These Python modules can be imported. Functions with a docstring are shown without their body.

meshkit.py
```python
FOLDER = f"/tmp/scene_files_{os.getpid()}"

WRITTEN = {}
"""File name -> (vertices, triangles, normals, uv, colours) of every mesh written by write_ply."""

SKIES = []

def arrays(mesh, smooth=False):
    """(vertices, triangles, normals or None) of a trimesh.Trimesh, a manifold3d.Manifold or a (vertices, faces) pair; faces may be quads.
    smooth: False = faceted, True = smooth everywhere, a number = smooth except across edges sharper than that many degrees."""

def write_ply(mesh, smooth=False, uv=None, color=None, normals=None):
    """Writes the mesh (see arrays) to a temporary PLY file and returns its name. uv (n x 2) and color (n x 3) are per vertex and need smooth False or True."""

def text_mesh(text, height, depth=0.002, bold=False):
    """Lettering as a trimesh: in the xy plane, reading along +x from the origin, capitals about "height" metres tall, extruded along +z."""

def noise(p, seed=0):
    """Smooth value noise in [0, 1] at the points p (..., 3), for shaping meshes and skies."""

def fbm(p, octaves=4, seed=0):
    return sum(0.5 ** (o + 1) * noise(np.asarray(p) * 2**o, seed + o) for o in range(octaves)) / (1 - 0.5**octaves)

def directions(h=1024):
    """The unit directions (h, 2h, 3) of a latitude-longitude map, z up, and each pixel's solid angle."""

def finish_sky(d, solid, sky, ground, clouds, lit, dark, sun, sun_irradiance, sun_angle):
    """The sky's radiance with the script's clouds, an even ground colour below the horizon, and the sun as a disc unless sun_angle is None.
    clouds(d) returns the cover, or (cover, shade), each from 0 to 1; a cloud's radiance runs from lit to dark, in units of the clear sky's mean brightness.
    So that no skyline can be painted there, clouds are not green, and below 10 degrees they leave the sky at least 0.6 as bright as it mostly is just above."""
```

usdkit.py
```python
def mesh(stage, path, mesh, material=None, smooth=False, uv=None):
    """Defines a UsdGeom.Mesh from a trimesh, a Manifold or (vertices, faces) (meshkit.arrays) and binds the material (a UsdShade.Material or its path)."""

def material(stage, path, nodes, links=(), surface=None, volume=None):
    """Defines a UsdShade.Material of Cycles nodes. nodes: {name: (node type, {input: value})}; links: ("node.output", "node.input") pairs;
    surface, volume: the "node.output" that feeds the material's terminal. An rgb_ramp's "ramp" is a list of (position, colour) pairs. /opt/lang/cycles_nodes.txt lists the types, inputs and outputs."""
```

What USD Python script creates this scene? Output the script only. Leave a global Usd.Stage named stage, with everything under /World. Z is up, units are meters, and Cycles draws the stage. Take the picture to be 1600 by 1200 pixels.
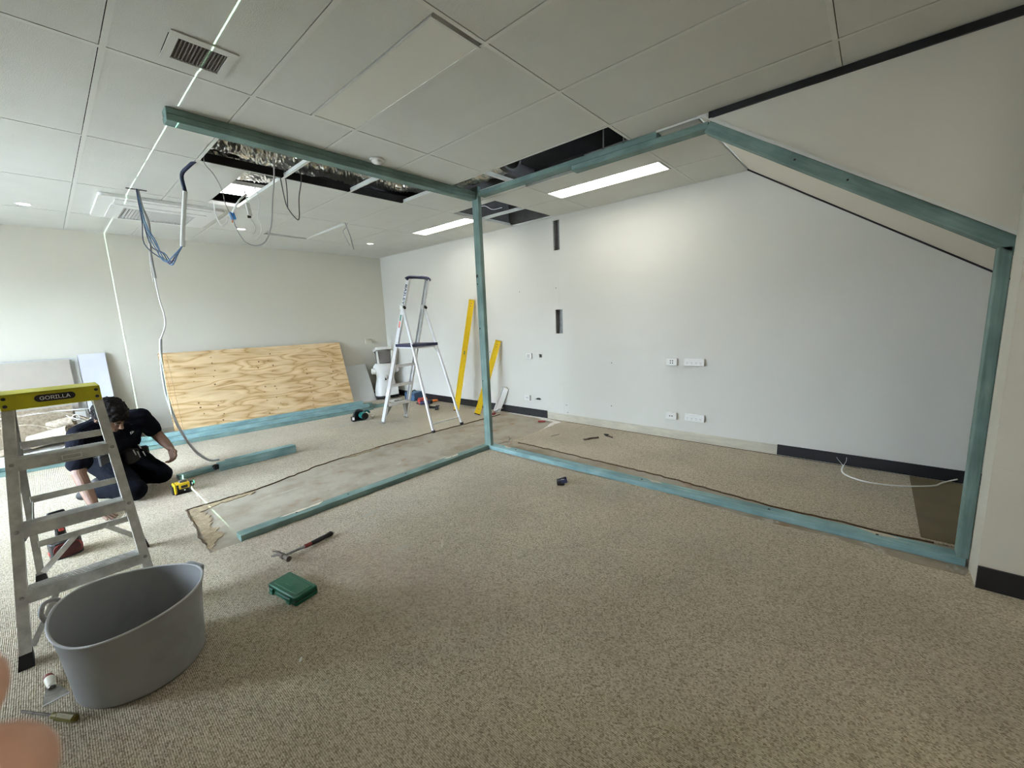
import math, random
import numpy as np, trimesh, manifold3d as m3, shapely
from shapely.geometry import Polygon, box as sbox, Point
from shapely.ops import unary_union
import usdkit, meshkit
from pxr import Usd, UsdGeom, UsdLux, UsdShade, Gf, Sdf
random.seed(7); rng = np.random.default_rng(7)
stage = Usd.Stage.CreateInMemory()
UsdGeom.SetStageUpAxis(stage, 'Z'); UsdGeom.SetStageMetersPerUnit(stage, 1.0)
UsdGeom.Xform.Define(stage, '/World')

# ------------------------------------------------------------------ camera, sky, exposure
EXPOSURE = 0.80
CAM_Z, FPX = 1.3855, 639.9
RIGHT, UP, BACK = (0.6583, -0.7516, -0.0415), (0.1453, 0.0724, 0.9867), (-0.7386, -0.6556, 0.1569)
cam = UsdGeom.Camera.Define(stage, '/World/camera')
cam.CreateHorizontalApertureAttr(36.0); cam.CreateVerticalApertureAttr(27.0)
cam.CreateFocalLengthAttr(36.0 * FPX / 1600)
cam.CreateFStopAttr(10.0); cam.CreateFocusDistanceAttr(3.0)
cam.CreateClippingRangeAttr(Gf.Vec2f(0.005, 200))
cam.CreateExposureAttr(EXPOSURE)
cam.AddTransformOp().Set(Gf.Matrix4d(*RIGHT, 0, *UP, 0, *BACK, 0, 0, 0, CAM_Z, 1))
dome = UsdLux.DomeLight.Define(stage, '/World/sky')
dome.CreateColorAttr(Gf.Vec3f(0.70, 0.84, 1.0)); dome.CreateIntensityAttr(10.5)
PANEL = 8.8         # radiance of the lit ceiling panels
DOWN = 22.0         # radiance of the downlight lenses
LASER = 420.0        # watts-like strength of the laser level's line

# ------------------------------------------------------------------ helpers
used = {}
def nm(parent, name):
    k = (parent, name); n = used.get(k, 0); used[k] = n + 1
    return name if n == 0 else '%s_%03d' % (name, n)
def custom(p, **kw):
    for k, v in kw.items():
        if v: p.SetCustomDataByKey(k, v)
def thing(name, label=None, cat=None, loc=(0, 0, 0), rot=(0, 0, 0), group=None, kind=None, parent='/World', mat=None):
    x = UsdGeom.Xform.Define(stage, parent + '/' + nm(parent, name))
    if mat is not None:
        x.AddTransformOp().Set(Gf.Matrix4d(*np.asarray(mat, float).T.ravel().tolist()))
    else:
        if any(loc): x.AddTranslateOp().Set(Gf.Vec3d(*map(float, loc)))
        if any(rot): x.AddRotateXYZOp().Set(Gf.Vec3f(*map(float, rot)))
    custom(x.GetPrim(), label=label, category=cat, group=group, kind=kind)
    return str(x.GetPath())
def obj(name, mesh, mat, parent='/World', label=None, cat=None, group=None, kind=None, smooth=False, loc=(0, 0, 0), rot=(0, 0, 0), mx=None):
    if isinstance(mesh, (list, tuple)) and len(mesh) and isinstance(mesh[0], trimesh.Trimesh): mesh = trimesh.util.concatenate(list(mesh))
    m = usdkit.mesh(stage, parent + '/' + nm(parent, name), mesh, LOOK[mat] if isinstance(mat, str) else mat, smooth=smooth)
    if mx is not None:
        m.AddTransformOp().Set(Gf.Matrix4d(*np.asarray(mx, float).T.ravel().tolist()))
    else:
        if any(loc): m.AddTranslateOp().Set(Gf.Vec3d(*map(float, loc)))
        if any(rot): m.AddRotateXYZOp().Set(Gf.Vec3f(*map(float, rot)))
    custom(m.GetPrim(), label=label, category=cat, group=group, kind=kind)
    return str(m.GetPath())
def bx(x0, x1, y0, y1, z0, z1, c=0.0):
    lo, hi = np.array([x0, y0, z0], float), np.array([x1, y1, z1], float)
    if c <= 0:
        return trimesh.creation.box(bounds=[lo, hi])
    P = []
    for ax in range(3):
        a, b = lo + c, hi - c
        a[ax], b[ax] = lo[ax], hi[ax]
        P += [[(a, b)[i][0], (a, b)[j][1], (a, b)[k][2]] for i in (0, 1) for j in (0, 1) for k in (0, 1)]
    return trimesh.convex.convex_hull(np.array(P))
def hullp(P): return trimesh.convex.convex_hull(np.array(P, float))
def spl(P, n=6):
    P = np.asarray(P, float)
    if len(P) < 3: return P
    Q = np.vstack([2 * P[0] - P[1], P, 2 * P[-1] - P[-2]]); out = []
    for i in range(1, len(Q) - 2):
        for t in np.linspace(0, 1, n, endpoint=False):
            a, b, c, d = Q[i - 1], Q[i], Q[i + 1], Q[i + 2]
            out.append(.5 * (2 * b + (c - a) * t + (2 * a - 5 * b + 4 * c - d) * t * t + (3 * b - a - 3 * c + d) * t ** 3))
    return np.vstack([out, P[-1]])
def tube(P, r, sides=8, n=6, prof=None):
    P = spl(P, n) if n else np.asarray(P, float)
    T = np.gradient(P, axis=0); T /= np.linalg.norm(T, axis=1, keepdims=True) + 1e-12
    a = np.cross(T[0], [0, 0, 1.] if abs(T[0][2]) < .9 else [1., 0, 0]); a /= np.linalg.norm(a)
    R = np.broadcast_to(r, (len(P),)) if np.ndim(r) <= 1 and np.size(r) in (1, len(P)) else np.interp(np.linspace(0, 1, len(P)), np.linspace(0, 1, len(r)), r)
    ang = np.arange(sides) * 2 * np.pi / sides; V = []
    for p, t, rr in zip(P, T, R):
        a = a - t * (a @ t); a /= np.linalg.norm(a); b = np.cross(t, a)
        V.append(p + rr * (np.cos(ang)[:, None] * a + np.sin(ang)[:, None] * b))
    V = np.vstack(V); F = []; m = len(P)
    for i in range(m - 1):
        for j in range(sides):
            k = (j + 1) % sides
            F += [[i * sides + j, i * sides + k, (i + 1) * sides + k], [i * sides + j, (i + 1) * sides + k, (i + 1) * sides + j]]
    V = np.vstack([V, P[0], P[-1]]); c0, c1 = len(V) - 2, len(V) - 1
    for j in range(sides):
        k = (j + 1) % sides
        F += [[c0, k, j], [c1, (m - 1) * sides + j, (m - 1) * sides + k]]
    return trimesh.Trimesh(V, F, process=False)
def cyl(p, q, r, r2=None, sides=20): return tube([p, q], [r, r if r2 is None else r2], sides, 0)
def lathe(prof, sides=32): return trimesh.creation.revolve(np.array(prof, float), sections=sides)
def extr(poly, h, z=0.0):
    g = [poly] if poly.geom_type == 'Polygon' else [q for q in poly.geoms if q.area > 1e-6]
    m = trimesh.util.concatenate([trimesh.creation.extrude_polygon(q, h, engine='earcut') for q in g]); m.apply_translation([0, 0, z]); return m
def mv(m, loc=(0, 0, 0), rz=0, rx=0, ry=0, s=None):
    m = m.copy()
    if s is not None: m.apply_scale(s)
    R = trimesh.transformations.euler_matrix(math.radians(rx), math.radians(ry), math.radians(rz), 'sxyz')
    R[:3, 3] = loc; m.apply_transform(R); return m
def frame(p, q, up=(0, 0, 1)):
    """local x along p->q, z as near to up as can be"""
    p, q = np.array(p, float), np.array(q, float); x = (q - p) / np.linalg.norm(q - p)
    z = np.array(up, float); z -= x * (z @ x); z /= np.linalg.norm(z); y = np.cross(z, x)
    M = np.eye(4); M[:3, 0], M[:3, 1], M[:3, 2], M[:3, 3] = x, y, z, p
    return M
def bar(p, q, w, h, up=(0, 0, 1), c=.002):
    """a bar from p to q, w wide (local y) and h tall (local z), as (mesh, matrix)"""
    L = np.linalg.norm(np.array(q, float) - np.array(p, float))
    return bx(0, L, -w / 2, w / 2, -h / 2, h / 2, c), frame(p, q, up)
def barm(p, q, w, h, up=(0, 0, 1), c=.0015):
    m, M = bar(p, q, w, h, up, c); m = m.copy(); m.apply_transform(M); return m
def channel(p, q, w, d, t=.003, up=(0, 0, 1)):
    """a U channel: web w wide facing local +z, flanges d deep towards -z"""
    L = np.linalg.norm(np.array(q, float) - np.array(p, float))
    pr = Polygon([(-w / 2, 0), (w / 2, 0), (w / 2, -d), (w / 2 - t, -d), (w / 2 - t, -t), (-w / 2 + t, -t), (-w / 2 + t, -d), (-w / 2, -d)])
    m = extr(pr, L); m.apply_transform(np.array([[0, 0, 1, 0], [1, 0, 0, 0], [0, 1, 0, 0], [0, 0, 0, 1.]])); m.apply_transform(frame(p, q, up)); return m
def bones(B, res=.018, it=12, extra=()):
    S = []
    for p, r, q, r2 in B:
        S.append(m3.Manifold.batch_hull([m3.Manifold.sphere(r, 20).translate(list(map(float, p))), m3.Manifold.sphere(r2, 20).translate(list(map(float, q)))]))
    for e in extra: S.append(e)
    M = m3.Manifold.batch_boolean(S, m3.OpType.Add).refine_to_length(res).to_mesh()
    t = trimesh.Trimesh(M.vert_properties[:, :3], M.tri_verts, process=True)
    if it: trimesh.smoothing.filter_taubin(t, lamb=.5, nu=.53, iterations=it)
    return t
def ell(c, r, R=None):
    m = m3.Manifold.sphere(1, 28).scale(list(map(float, r)))
    if R: m = m.rotate(list(R))
    return m.translate(list(map(float, c)))

# ------------------------------------------------------------------ materials
LOOK = {}
def lk(name, nodes, links, surface='p.BSDF'):
    LOOK[name] = usdkit.material(stage, '/World/Looks/' + name, nodes, links, surface=surface)
def plain(name, col, rough=.5, metal=0., var=.0, scale=8, bump=0., bscale=200, spec=.5, emit=None, trans=0., stretch=None, col2=None, lo=.35, hi=.65):
    n = {'p': ('principled_bsdf', dict(base_color=col, roughness=rough, metallic=metal, specular_ior_level=spec, transmission_weight=trans))}; l = []
    if emit is not None: n['p'][1].update(emission_color=emit[0], emission_strength=emit[1])
    if var or col2 is not None or bump:
        n['t'] = ('texture_coordinate', {}); n['mp'] = ('mapping', dict(scale=stretch or (1, 1, 1))); l += [('t.object', 'mp.vector')]
    if var or col2 is not None:
        c2 = col2 if col2 is not None else tuple(max(0, c * (1 - var)) for c in col)
        n['n'] = ('noise_texture', dict(scale=scale, detail=5, roughness=.6)); n['r'] = ('rgb_ramp', dict(ramp=[(0, c2), (lo, c2), (hi, col), (1, col)]))
        l += [('mp.vector', 'n.vector'), ('n.fac', 'r.fac'), ('r.color', 'p.base_color')]
    if bump:
        n['bn'] = ('noise_texture', dict(scale=bscale, detail=2)); n['b'] = ('bump', dict(strength=bump, distance=.004))
        l += [('mp.vector', 'bn.vector'), ('bn.fac', 'b.height'), ('b.normal', 'p.normal')]
    lk(name, n, l)
def wallpaint(name, col, dirt):
    lk(name, {'t': ('geometry', {}), 'n': ('noise_texture', dict(scale=1.1, detail=4, roughness=.55)), 'mp': ('mapping', dict(scale=(1.2, 1.2, 5.))),
              's': ('noise_texture', dict(scale=2.3, detail=6, roughness=.7, distortion=.6)), 'sr': ('rgb_ramp', dict(ramp=[(0, (0, 0, 0)), (.62, (0, 0, 0)), (.75, (1, 1, 1)), (1, (1, 1, 1))])),
              'r': ('rgb_ramp', dict(ramp=[(.3, tuple(c * .97 for c in col)), (.7, col)])), 'm': ('mix', dict(mix_type='mix', color2=dirt)), 'f': ('math', dict(math_type='multiply', value2=.16)),
              'bn': ('noise_texture', dict(scale=190, detail=2)), 'b': ('bump', dict(strength=.12, distance=.002)), 'p': ('principled_bsdf', dict(roughness=.75, specular_ior_level=.3))},
       [('t.position', 'n.vector'), ('t.position', 'mp.vector'), ('mp.vector', 's.vector'), ('s.fac', 'sr.fac'), ('n.fac', 'r.fac'), ('r.color', 'm.color1'), ('sr.color', 'f.value1'), ('f.value', 'm.fac'),
        ('m.color', 'p.base_color'), ('t.position', 'bn.vector'), ('bn.fac', 'b.height'), ('b.normal', 'p.normal')])
wallpaint('paint_cream', (.70, .675, .59), (.45, .41, .34))
wallpaint('paint_white', (.69, .68, .63), (.55, .52, .46))
wallpaint('paint_soffit', (.74, .70, .61), (.60, .55, .46))
plain('tile_white', (.69, .69, .645), .85, var=.04, scale=3, bump=.35, bscale=260, spec=.2)
plain('bar_white', (.70, .70, .655), .7)
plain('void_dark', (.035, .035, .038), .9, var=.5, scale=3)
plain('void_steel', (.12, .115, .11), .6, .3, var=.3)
plain('plaster_pale', (.62, .58, .47), .85, var=.18, scale=5, stretch=(1, 1, 4), bump=.3, bscale=60)
plain('skirting_black', (.012, .013, .017), .45, var=.2, scale=12)
lk('slab', {'t': ('geometry', {}), 'n': ('noise_texture', dict(scale=2.6, detail=6, roughness=.62)), 'r': ('rgb_ramp', dict(ramp=[(0, (.24, .19, .13)), (.34, (.29, .245, .18)), (.55, (.40, .355, .285)), (1, (.44, .40, .33))])),
           'mp': ('mapping', dict(scale=(2.2, 6., 1.), location=(3.1, 1.7, 0))), 's': ('noise_texture', dict(scale=1.3, detail=7, roughness=.72, distortion=.8)), 'sr': ('rgb_ramp', dict(ramp=[(0, (0, 0, 0)), (.60, (0, 0, 0)), (.74, (.7, .7, .7)), (1, (.7, .7, .7))])), 'm': ('mix', dict(mix_type='mix', color2=(.66, .63, .57))),
           'o': ('noise_texture', dict(scale=4.3, detail=4, roughness=.6)), 'orr': ('rgb_ramp', dict(ramp=[(0, (0, 0, 0)), (.60, (0, 0, 0)), (.72, (.8, .8, .8)), (1, (.8, .8, .8))])), 'm2': ('mix', dict(mix_type='mix', color2=(.30, .165, .085))),
           'bn': ('noise_texture', dict(scale=30, detail=4)), 'b': ('bump', dict(strength=.6, distance=.004)), 'p': ('principled_bsdf', dict(roughness=.9, specular_ior_level=.2))},
   [('t.position', 'n.vector'), ('n.fac', 'r.fac'), ('t.position', 'mp.vector'), ('mp.vector', 's.vector'), ('s.fac', 'sr.fac'), ('r.color', 'm2.color1'), ('t.position', 'o.vector'), ('o.fac', 'orr.fac'), ('orr.color', 'm2.fac'), ('m2.color', 'm.color1'), ('sr.color', 'm.fac'), ('m.color', 'p.base_color'), ('t.position', 'bn.vector'), ('bn.fac', 'b.height'), ('b.normal', 'p.normal')])
plain('grout_white', (.80, .77, .72), .9, var=.2, scale=14)
plain('plaster_smear', (.50, .46, .38), .9, var=.2, scale=9)
plain('carpet_edge', (.13, .085, .045), .95, var=.4, scale=40)
plain('backing', (.44, .35, .22), .95, col2=(.27, .20, .12), scale=26, bump=.9, bscale=120)
lk('carpet', {'t': ('geometry', {}), 'mp': ('mapping', dict(scale=(210, 150, 210))), 'v': ('voronoi_texture', dict(scale=1.0, randomness=.75)),
              'wn': ('rgb_ramp', dict(ramp=[(0, (.31, .255, .175)), (.25, (.46, .40, .295)), (.55, (.58, .512, .392)), (.8, (.655, .585, .46)), (1, (.72, .655, .53))])),
              'n2': ('noise_texture', dict(scale=1.0, detail=4, roughness=.6)), 'n2r': ('rgb_ramp', dict(ramp=[(.3, (.80, .79, .78)), (.7, (1.08, 1.06, 1.03))])),
              'sp': ('separate_color', {}), 'mx': ('mix', dict(mix_type='multiply', fac=1.0)),
              'w': ('wave_texture', dict(wave_type='bands', bands_direction='x', scale=50., distortion=.35, detail=1)), 'wr': ('rgb_ramp', dict(ramp=[(0, (.62, .62, .62)), (.55, (1, 1, 1)), (1, (1, 1, 1))])), 'mx2': ('mix', dict(mix_type='multiply', fac=.8)),
              'b': ('bump', dict(strength=.55, distance=.004, invert=True)), 'b2': ('bump', dict(strength=.5, distance=.004)), 'p': ('principled_bsdf', dict(roughness=1., specular_ior_level=.1, sheen_weight=.15, sheen_tint=(.8, .8, .8)))},
   [('t.position', 'mp.vector'), ('mp.vector', 'v.vector'), ('v.color', 'sp.color'), ('sp.r', 'wn.fac'), ('t.position', 'n2.vector'), ('n2.fac', 'n2r.fac'), ('wn.color', 'mx.color1'), ('n2r.color', 'mx.color2'),
    ('t.position', 'w.vector'), ('w.fac', 'wr.fac'), ('mx.color', 'mx2.color1'), ('wr.color', 'mx2.color2'), ('mx2.color', 'p.base_color'),
    ('v.distance', 'b.height'), ('w.fac', 'b2.height'), ('b2.normal', 'b.normal'), ('b.normal', 'p.normal')])
def wood(name, a, b, knot=None, stretch=(1.2, 16, 16), scale=3.):
    n = {'t': ('texture_coordinate', {}), 'mp': ('mapping', dict(scale=stretch)), 'n': ('noise_texture', dict(scale=scale, detail=7, roughness=.62, distortion=.4)),
         'r': ('rgb_ramp', dict(ramp=[(.28, b), (.5, tuple((x + y) / 2 for x, y in zip(a, b))), (.72, a)])), 'n2': ('noise_texture', dict(scale=4., detail=3)), 'r2': ('rgb_ramp', dict(ramp=[(.35, (.74, .76, .76)), (.65, (1.1, 1.08, 1.05))])),
         'm': ('mix', dict(mix_type='multiply', fac=1.)), 'b': ('bump', dict(strength=.35, distance=.003)), 'p': ('principled_bsdf', dict(roughness=.7, specular_ior_level=.25))}
    lk(name, n, [('t.object', 'mp.vector'), ('mp.vector', 'n.vector'), ('n.fac', 'r.fac'), ('t.object', 'n2.vector'), ('n2.fac', 'r2.fac'), ('r.color', 'm.color1'), ('r2.color', 'm.color2'), ('m.color', 'p.base_color'), ('n.fac', 'b.height'), ('b.normal', 'p.normal')])
wood('treated', (.245, .345, .325), (.135, .225, .21))
wood('treated_bright', (.34, .50, .51), (.17, .32, .345))
wood('timber_scar', (.72, .66, .56), (.55, .47, .36))
lk('plywood', {'t': ('texture_coordinate', {}), 'mp': ('mapping', dict(scale=(.62, 3.0, 1))), 'n0': ('noise_texture', dict(scale=2.0, detail=2, roughness=.5, distortion=.3)),
               'k': ('math', dict(math_type='multiply', value2=13.)), 'fr': ('math', dict(math_type='pingpong', value2=1.)), 'r': ('rgb_ramp', dict(ramp=[(0, (.50, .30, .13)), (.10, (.66, .44, .22)), (.5, (.78, .575, .33)), (1, (.83, .64, .40))])),
               'n3': ('noise_texture', dict(scale=2.6, detail=4)), 'r3': ('rgb_ramp', dict(ramp=[(.3, (.80, .74, .66)), (.6, (1, 1, 1))])), 'm': ('mix', dict(mix_type='multiply', fac=1.)), 'p': ('principled_bsdf', dict(roughness=.6, specular_ior_level=.3))},
   [('t.object', 'mp.vector'), ('mp.vector', 'n0.vector'), ('n0.fac', 'k.value1'), ('k.value', 'fr.value1'), ('fr.value', 'r.fac'), ('mp.vector', 'n3.vector'), ('n3.fac', 'r3.fac'), ('r.color', 'm.color1'), ('r3.color', 'm.color2'), ('m.color', 'p.base_color')])
plain('ply_edge', (.42, .25, .13), .7, var=.4, scale=2, stretch=(1, 1, 90))
plain('knot', (.26, .14, .06), .7)
plain('board_beige', (.46, .42, .36), .8, var=.08, scale=3)
plain('board_white', (.78, .78, .76), .5, var=.04, scale=4)
plain('board_lilac', (.70, .71, .80), .5, var=.04, scale=4)
plain('board_grey', (.60, .61, .59), .6, var=.05, scale=6)
plain('alu_worn', (.66, .655, .62), .5, .3, var=.35, scale=14, bump=.15, bscale=40)
plain('alu', (.83, .84, .86), .4, .3, var=.1, scale=9)
plain('alu_dark', (.36, .355, .33), .55, .3, var=.3, scale=12)
plain('yellow_cap', (.64, .58, .012), .45, var=.22, scale=9)
plain('yellow_level', (.86, .58, .015), .35, var=.08, scale=9)
plain('black', (.012, .012, .013), .45)
plain('black_rubber', (.02, .02, .021), .8)
plain('navy', (.022, .026, .085), .4)
plain('white_plastic', (.80, .80, .78), .35)
plain('white_cable', (.84, .84, .82), .5)
plain('grey_cable', (.36, .355, .35), .55)
plain('dark_cable', (.16, .155, .15), .55)
plain('conduit_grey', (.50, .51, .53), .5)
plain('blue_wire', (.10, .20, .38), .5)
plain('navy_wire', (.025, .04, .09), .5)
plain('blue_connector', (.06, .30, .75), .35)
plain('red', (.55, .05, .035), .4)
plain('dark_red', (.22, .025, .02), .45)
plain('orange', (.75, .22, .04), .45)
plain('teal_tool', (.012, .17, .17), .4)
plain('green_case', (.007, .125, .066), .45, var=.25, scale=30)
plain('blue_box', (.06, .14, .26), .5)
plain('steel', (.42, .41, .39), .35, .9, var=.35, scale=30)
plain('rust_steel', (.17, .15, .13), .6, .5, col2=(.09, .065, .05), scale=40)
plain('tub', (.215, .222, .226), .55, col2=(.29, .295, .295), scale=5, lo=.5, hi=.78)
plain('tub_rim', (.48, .485, .49), .5)
plain('skin', (.205, .108, .068), .55, var=.12, scale=25)
plain('skin_pale', (.74, .42, .29), .5, var=.12, scale=60)
plain('lip', (.30, .12, .09), .5)
plain('eye_dark', (.01, .008, .008), .2)
plain('hair', (.008, .0065, .006), .75, spec=.15, bump=1., bscale=90)
plain('shirt', (.008, .009, .014), .95, spec=.05, bump=.3, bscale=60)
plain('trousers', (.006, .007, .010), .95, spec=.05, bump=.3, bscale=50)
plain('leather', (.012, .010, .009), .7, var=.3)
plain('print_white', (.75, .75, .75), .7)
plain('screwdriver_grip', (.17, .14, .03), .35)
plain('cream_plastic', (.72, .68, .56), .4)
plain('carpet_scrap', (.60, .53, .43), .95, col2=(.36, .29, .21), scale=40, bump=.6, bscale=120)
plain('carpet_back', (.40, .33, .24), .95, col2=(.24, .19, .13), scale=30)
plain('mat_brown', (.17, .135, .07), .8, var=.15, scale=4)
plain('unlit_diffuser', (.74, .735, .66), .4)
plain('grille_dark', (.16, .145, .135), .6)
plain('slat_grey', (.52, .51, .49), .5)
plain('sticker_green', (.09, .22, .16), .5)
plain('sticker_red', (.55, .16, .12), .5)
plain('galv', (.33, .335, .33), .5, .5, var=.3, scale=9)
plain('foil', (.92, .91, .88), .2, 1.)
lk('panel_lit', {'e': ('emission', dict(color=(1., .965, .87), strength=PANEL))}, [], 'e.emission')
lk('panel_void', {'e': ('emission', dict(color=(.97, .99, 1.), strength=PANEL * .35))}, [], 'e.emission')
lk('down_lit', {'e': ('emission', dict(color=(1., .96, .86), strength=DOWN))}, [], 'e.emission')
lk('laser_lens', {'e': ('emission', dict(color=(.10, 1., .42), strength=2.0))}, [], 'e.emission')
lk('glass', {'f': ('fresnel', dict(IOR=1.45)), 'a': ('transparent_bsdf', {}), 'g': ('glossy_bsdf', dict(roughness=.02)), 'm': ('mix_closure', {})}, [('f.fac', 'm.fac'), ('a.BSDF', 'm.closure1'), ('g.BSDF', 'm.closure2')], 'm.closure')
plain('ground_out', (.32, .31, .29), .9)

# ------------------------------------------------------------------ the room
CZ, XW, YW, XL, YB = 2.64, 4.48, 7.23, -2.6, -4.2
XN, YE = 2.83, -.46               # near wall face and its end
GX, TX, GY, TY = .367, .5894, 1.45, 1.2
S = 'structure'
def soff(y): return 2.6 + .68 * (y - .904)

# floor: concrete slab under carpet that has been cut back along the new frame
def wob(P, step=.05, amp=.006, seed=0):
    P = np.array(P + [P[0]], float); out = []; r = np.random.default_rng(seed)
    for a, b in zip(P[:-1], P[1:]):
        n = max(1, int(np.linalg.norm(b - a) / step))
        for t in np.arange(n) / n: out.append(a + (b - a) * t + r.normal(0, amp, 2))
    return Polygon(out).buffer(0)
bare = wob([(.50, 3.057), (.552, 3.99), (1.045, 3.985), (1.68, 4.15), (2.44, 4.19), (3.85, 4.10), (4.6, 4.06), (4.6, 3.15), (4.41, 3.055), (3.40, 3.035), (3.366, 2.163), (3.334, 1.246), (3.24, .475), (3.235, -.234), (3.26, -.47),
            (3.0, -.46), (2.90, -.43), (2.915, -.2), (2.975, .1), (2.965, .45), (2.985, .8), (3.018, .95), (3.02, 1.5), (2.97, 2.2), (2.98, 2.7), (3.02, 3.05)])
room = sbox(XL, YB, XN, YW).union(sbox(XN - .01, YE, XW, YW)).union(sbox(3.02, -1.7, XW, YE))
fl = thing('floor', kind=S)
obj('slab', extr(room.buffer(.01), .05, -.057), 'slab', fl)
cp = room.difference(bare).difference(sbox(4.445, -1.7, 5, 3.03))
for g in sorted(getattr(cp, "geoms", [cp]), key=lambda g: -g.area):
    if g.area > .05: obj('carpet', extr(g.simplify(.0005), .009, -.009), 'carpet', fl)
bk = wob([(.515, 3.10), (.556, 3.985), (1.04, 3.98), (1.02, 3.93), (.90, 3.91), (.70, 3.89), (.64, 3.84), (.62, 3.6), (.60, 3.5), (.63, 3.3), (.56, 3.2)], .03, .012, 3)
obj('carpet_backing', extr(bk, .004, -.0065), 'backing', fl)
obj('carpet_backing', extr(wob([(1.93, 4.165), (2.35, 4.18), (2.36, 4.15), (2.1, 4.12), (1.95, 4.13)], .04, .006, 4), .004, -.0065), 'backing', fl)
obj('adhesive_residue', extr(wob([(4.47, 3.35), (4.47, 4.0), (4.44, 4.05), (4.42, 3.5), (4.36, 3.16), (4.0, 3.06), (4.42, 3.06)], .05, .008, 6), .003, -.0068), 'grout_white', fl)
for k, (x, y, s) in enumerate([(3.0, .42, .05), (2.97, .10, .04)]):
    P = [(x + s * (1 + .5 * rng.normal()) * math.cos(a) * .8, y + s * .8 * math.sin(a) * (1 + .4 * rng.normal())) for a in np.linspace(0, 6.28, 14, endpoint=False)]
    q = Polygon(P).buffer(0).intersection(bare)
    if q.area > 1e-4: obj('plaster_smear', extr(q, .001, -.0068), 'plaster_smear', fl)
edge = bare.exterior.buffer(.0042).intersection(unary_union([sbox(.3, 3.2, .75, 4.3), sbox(.45, 3.85, 4.3, 4.4), sbox(3.17, -.35, 3.5, 2.95)]))
for g in getattr(edge, 'geoms', [edge]):
    if g.area > 1e-4: obj('carpet_edge', extr(g.simplify(.001), .009, -.0075), 'carpet_edge', fl)
obj('carpet_edge', bx(4.436, 4.447, .0, 3.0, -.0075, .0012), 'carpet_edge', fl)

# walls
obj('wall_back', bx(XL - .1, XW + .1, YW, YW + .12, -.05, 3.3), 'paint_cream', kind=S)
wr = thing('wall_right', kind=S)
hol = [sbox(3.071, 2.227, 3.169, 2.592), sbox(3.051, 1.171, 3.163, 1.48), sbox(3.405, .845, 3.452, .890), Polygon([(3.44, .258), (3.475, .275), (3.515, .268), (3.535, .255), (3.51, .243), (3.47, .243)])]
pb = sbox(-1.75, -.05, YW, 3.3).difference(unary_union(hol))
m = extr(pb, .013); m.apply_transform(np.array([[0, 0, 1, XW], [1, 0, 0, 0], [0, 1, 0, 0], [0, 0, 0, 1.]])); obj('plasterboard', m, 'paint_white', wr)
obj('backing_sheet', bx(XW + .075, XW + .10, -1.75, YW, -.05, 3.3), 'galv', wr)
obj('steel_stud', bx(XW + .014, XW + .074, 3.160, 3.20, 0, 3.2), 'galv', wr)
obj('steel_stud', bx(XW + .014, XW + .074, 3.00, 3.05, 0, 3.2), 'galv', wr)
obj('patch_panel', bx(XW - .0012, XW, 3.060, 3.26, .11, .476), 'paint_white', wr)
obj('patch_panel', bx(XW - .0010, XW, 3.10, 3.135, 1.50, 2.0), 'paint_white', wr)
obj('bare_strip', bx(XW - .003, XW, .612, 3.335, -.005, .092), 'plaster_pale', wr)
for y, z in ((3.765, 1.754), (3.145, 1.757), (2.355, .812), (2.36, .28), (3.02, .22), (3.0, .12), (4.4, .9)):
    obj('screw_hole', mv(lathe([(0, 0), (.006, 0), (.006, .0015), (0, .0015)], 10), (XW - .0012, y, z), ry=90), 'skirting_black', wr)
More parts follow.
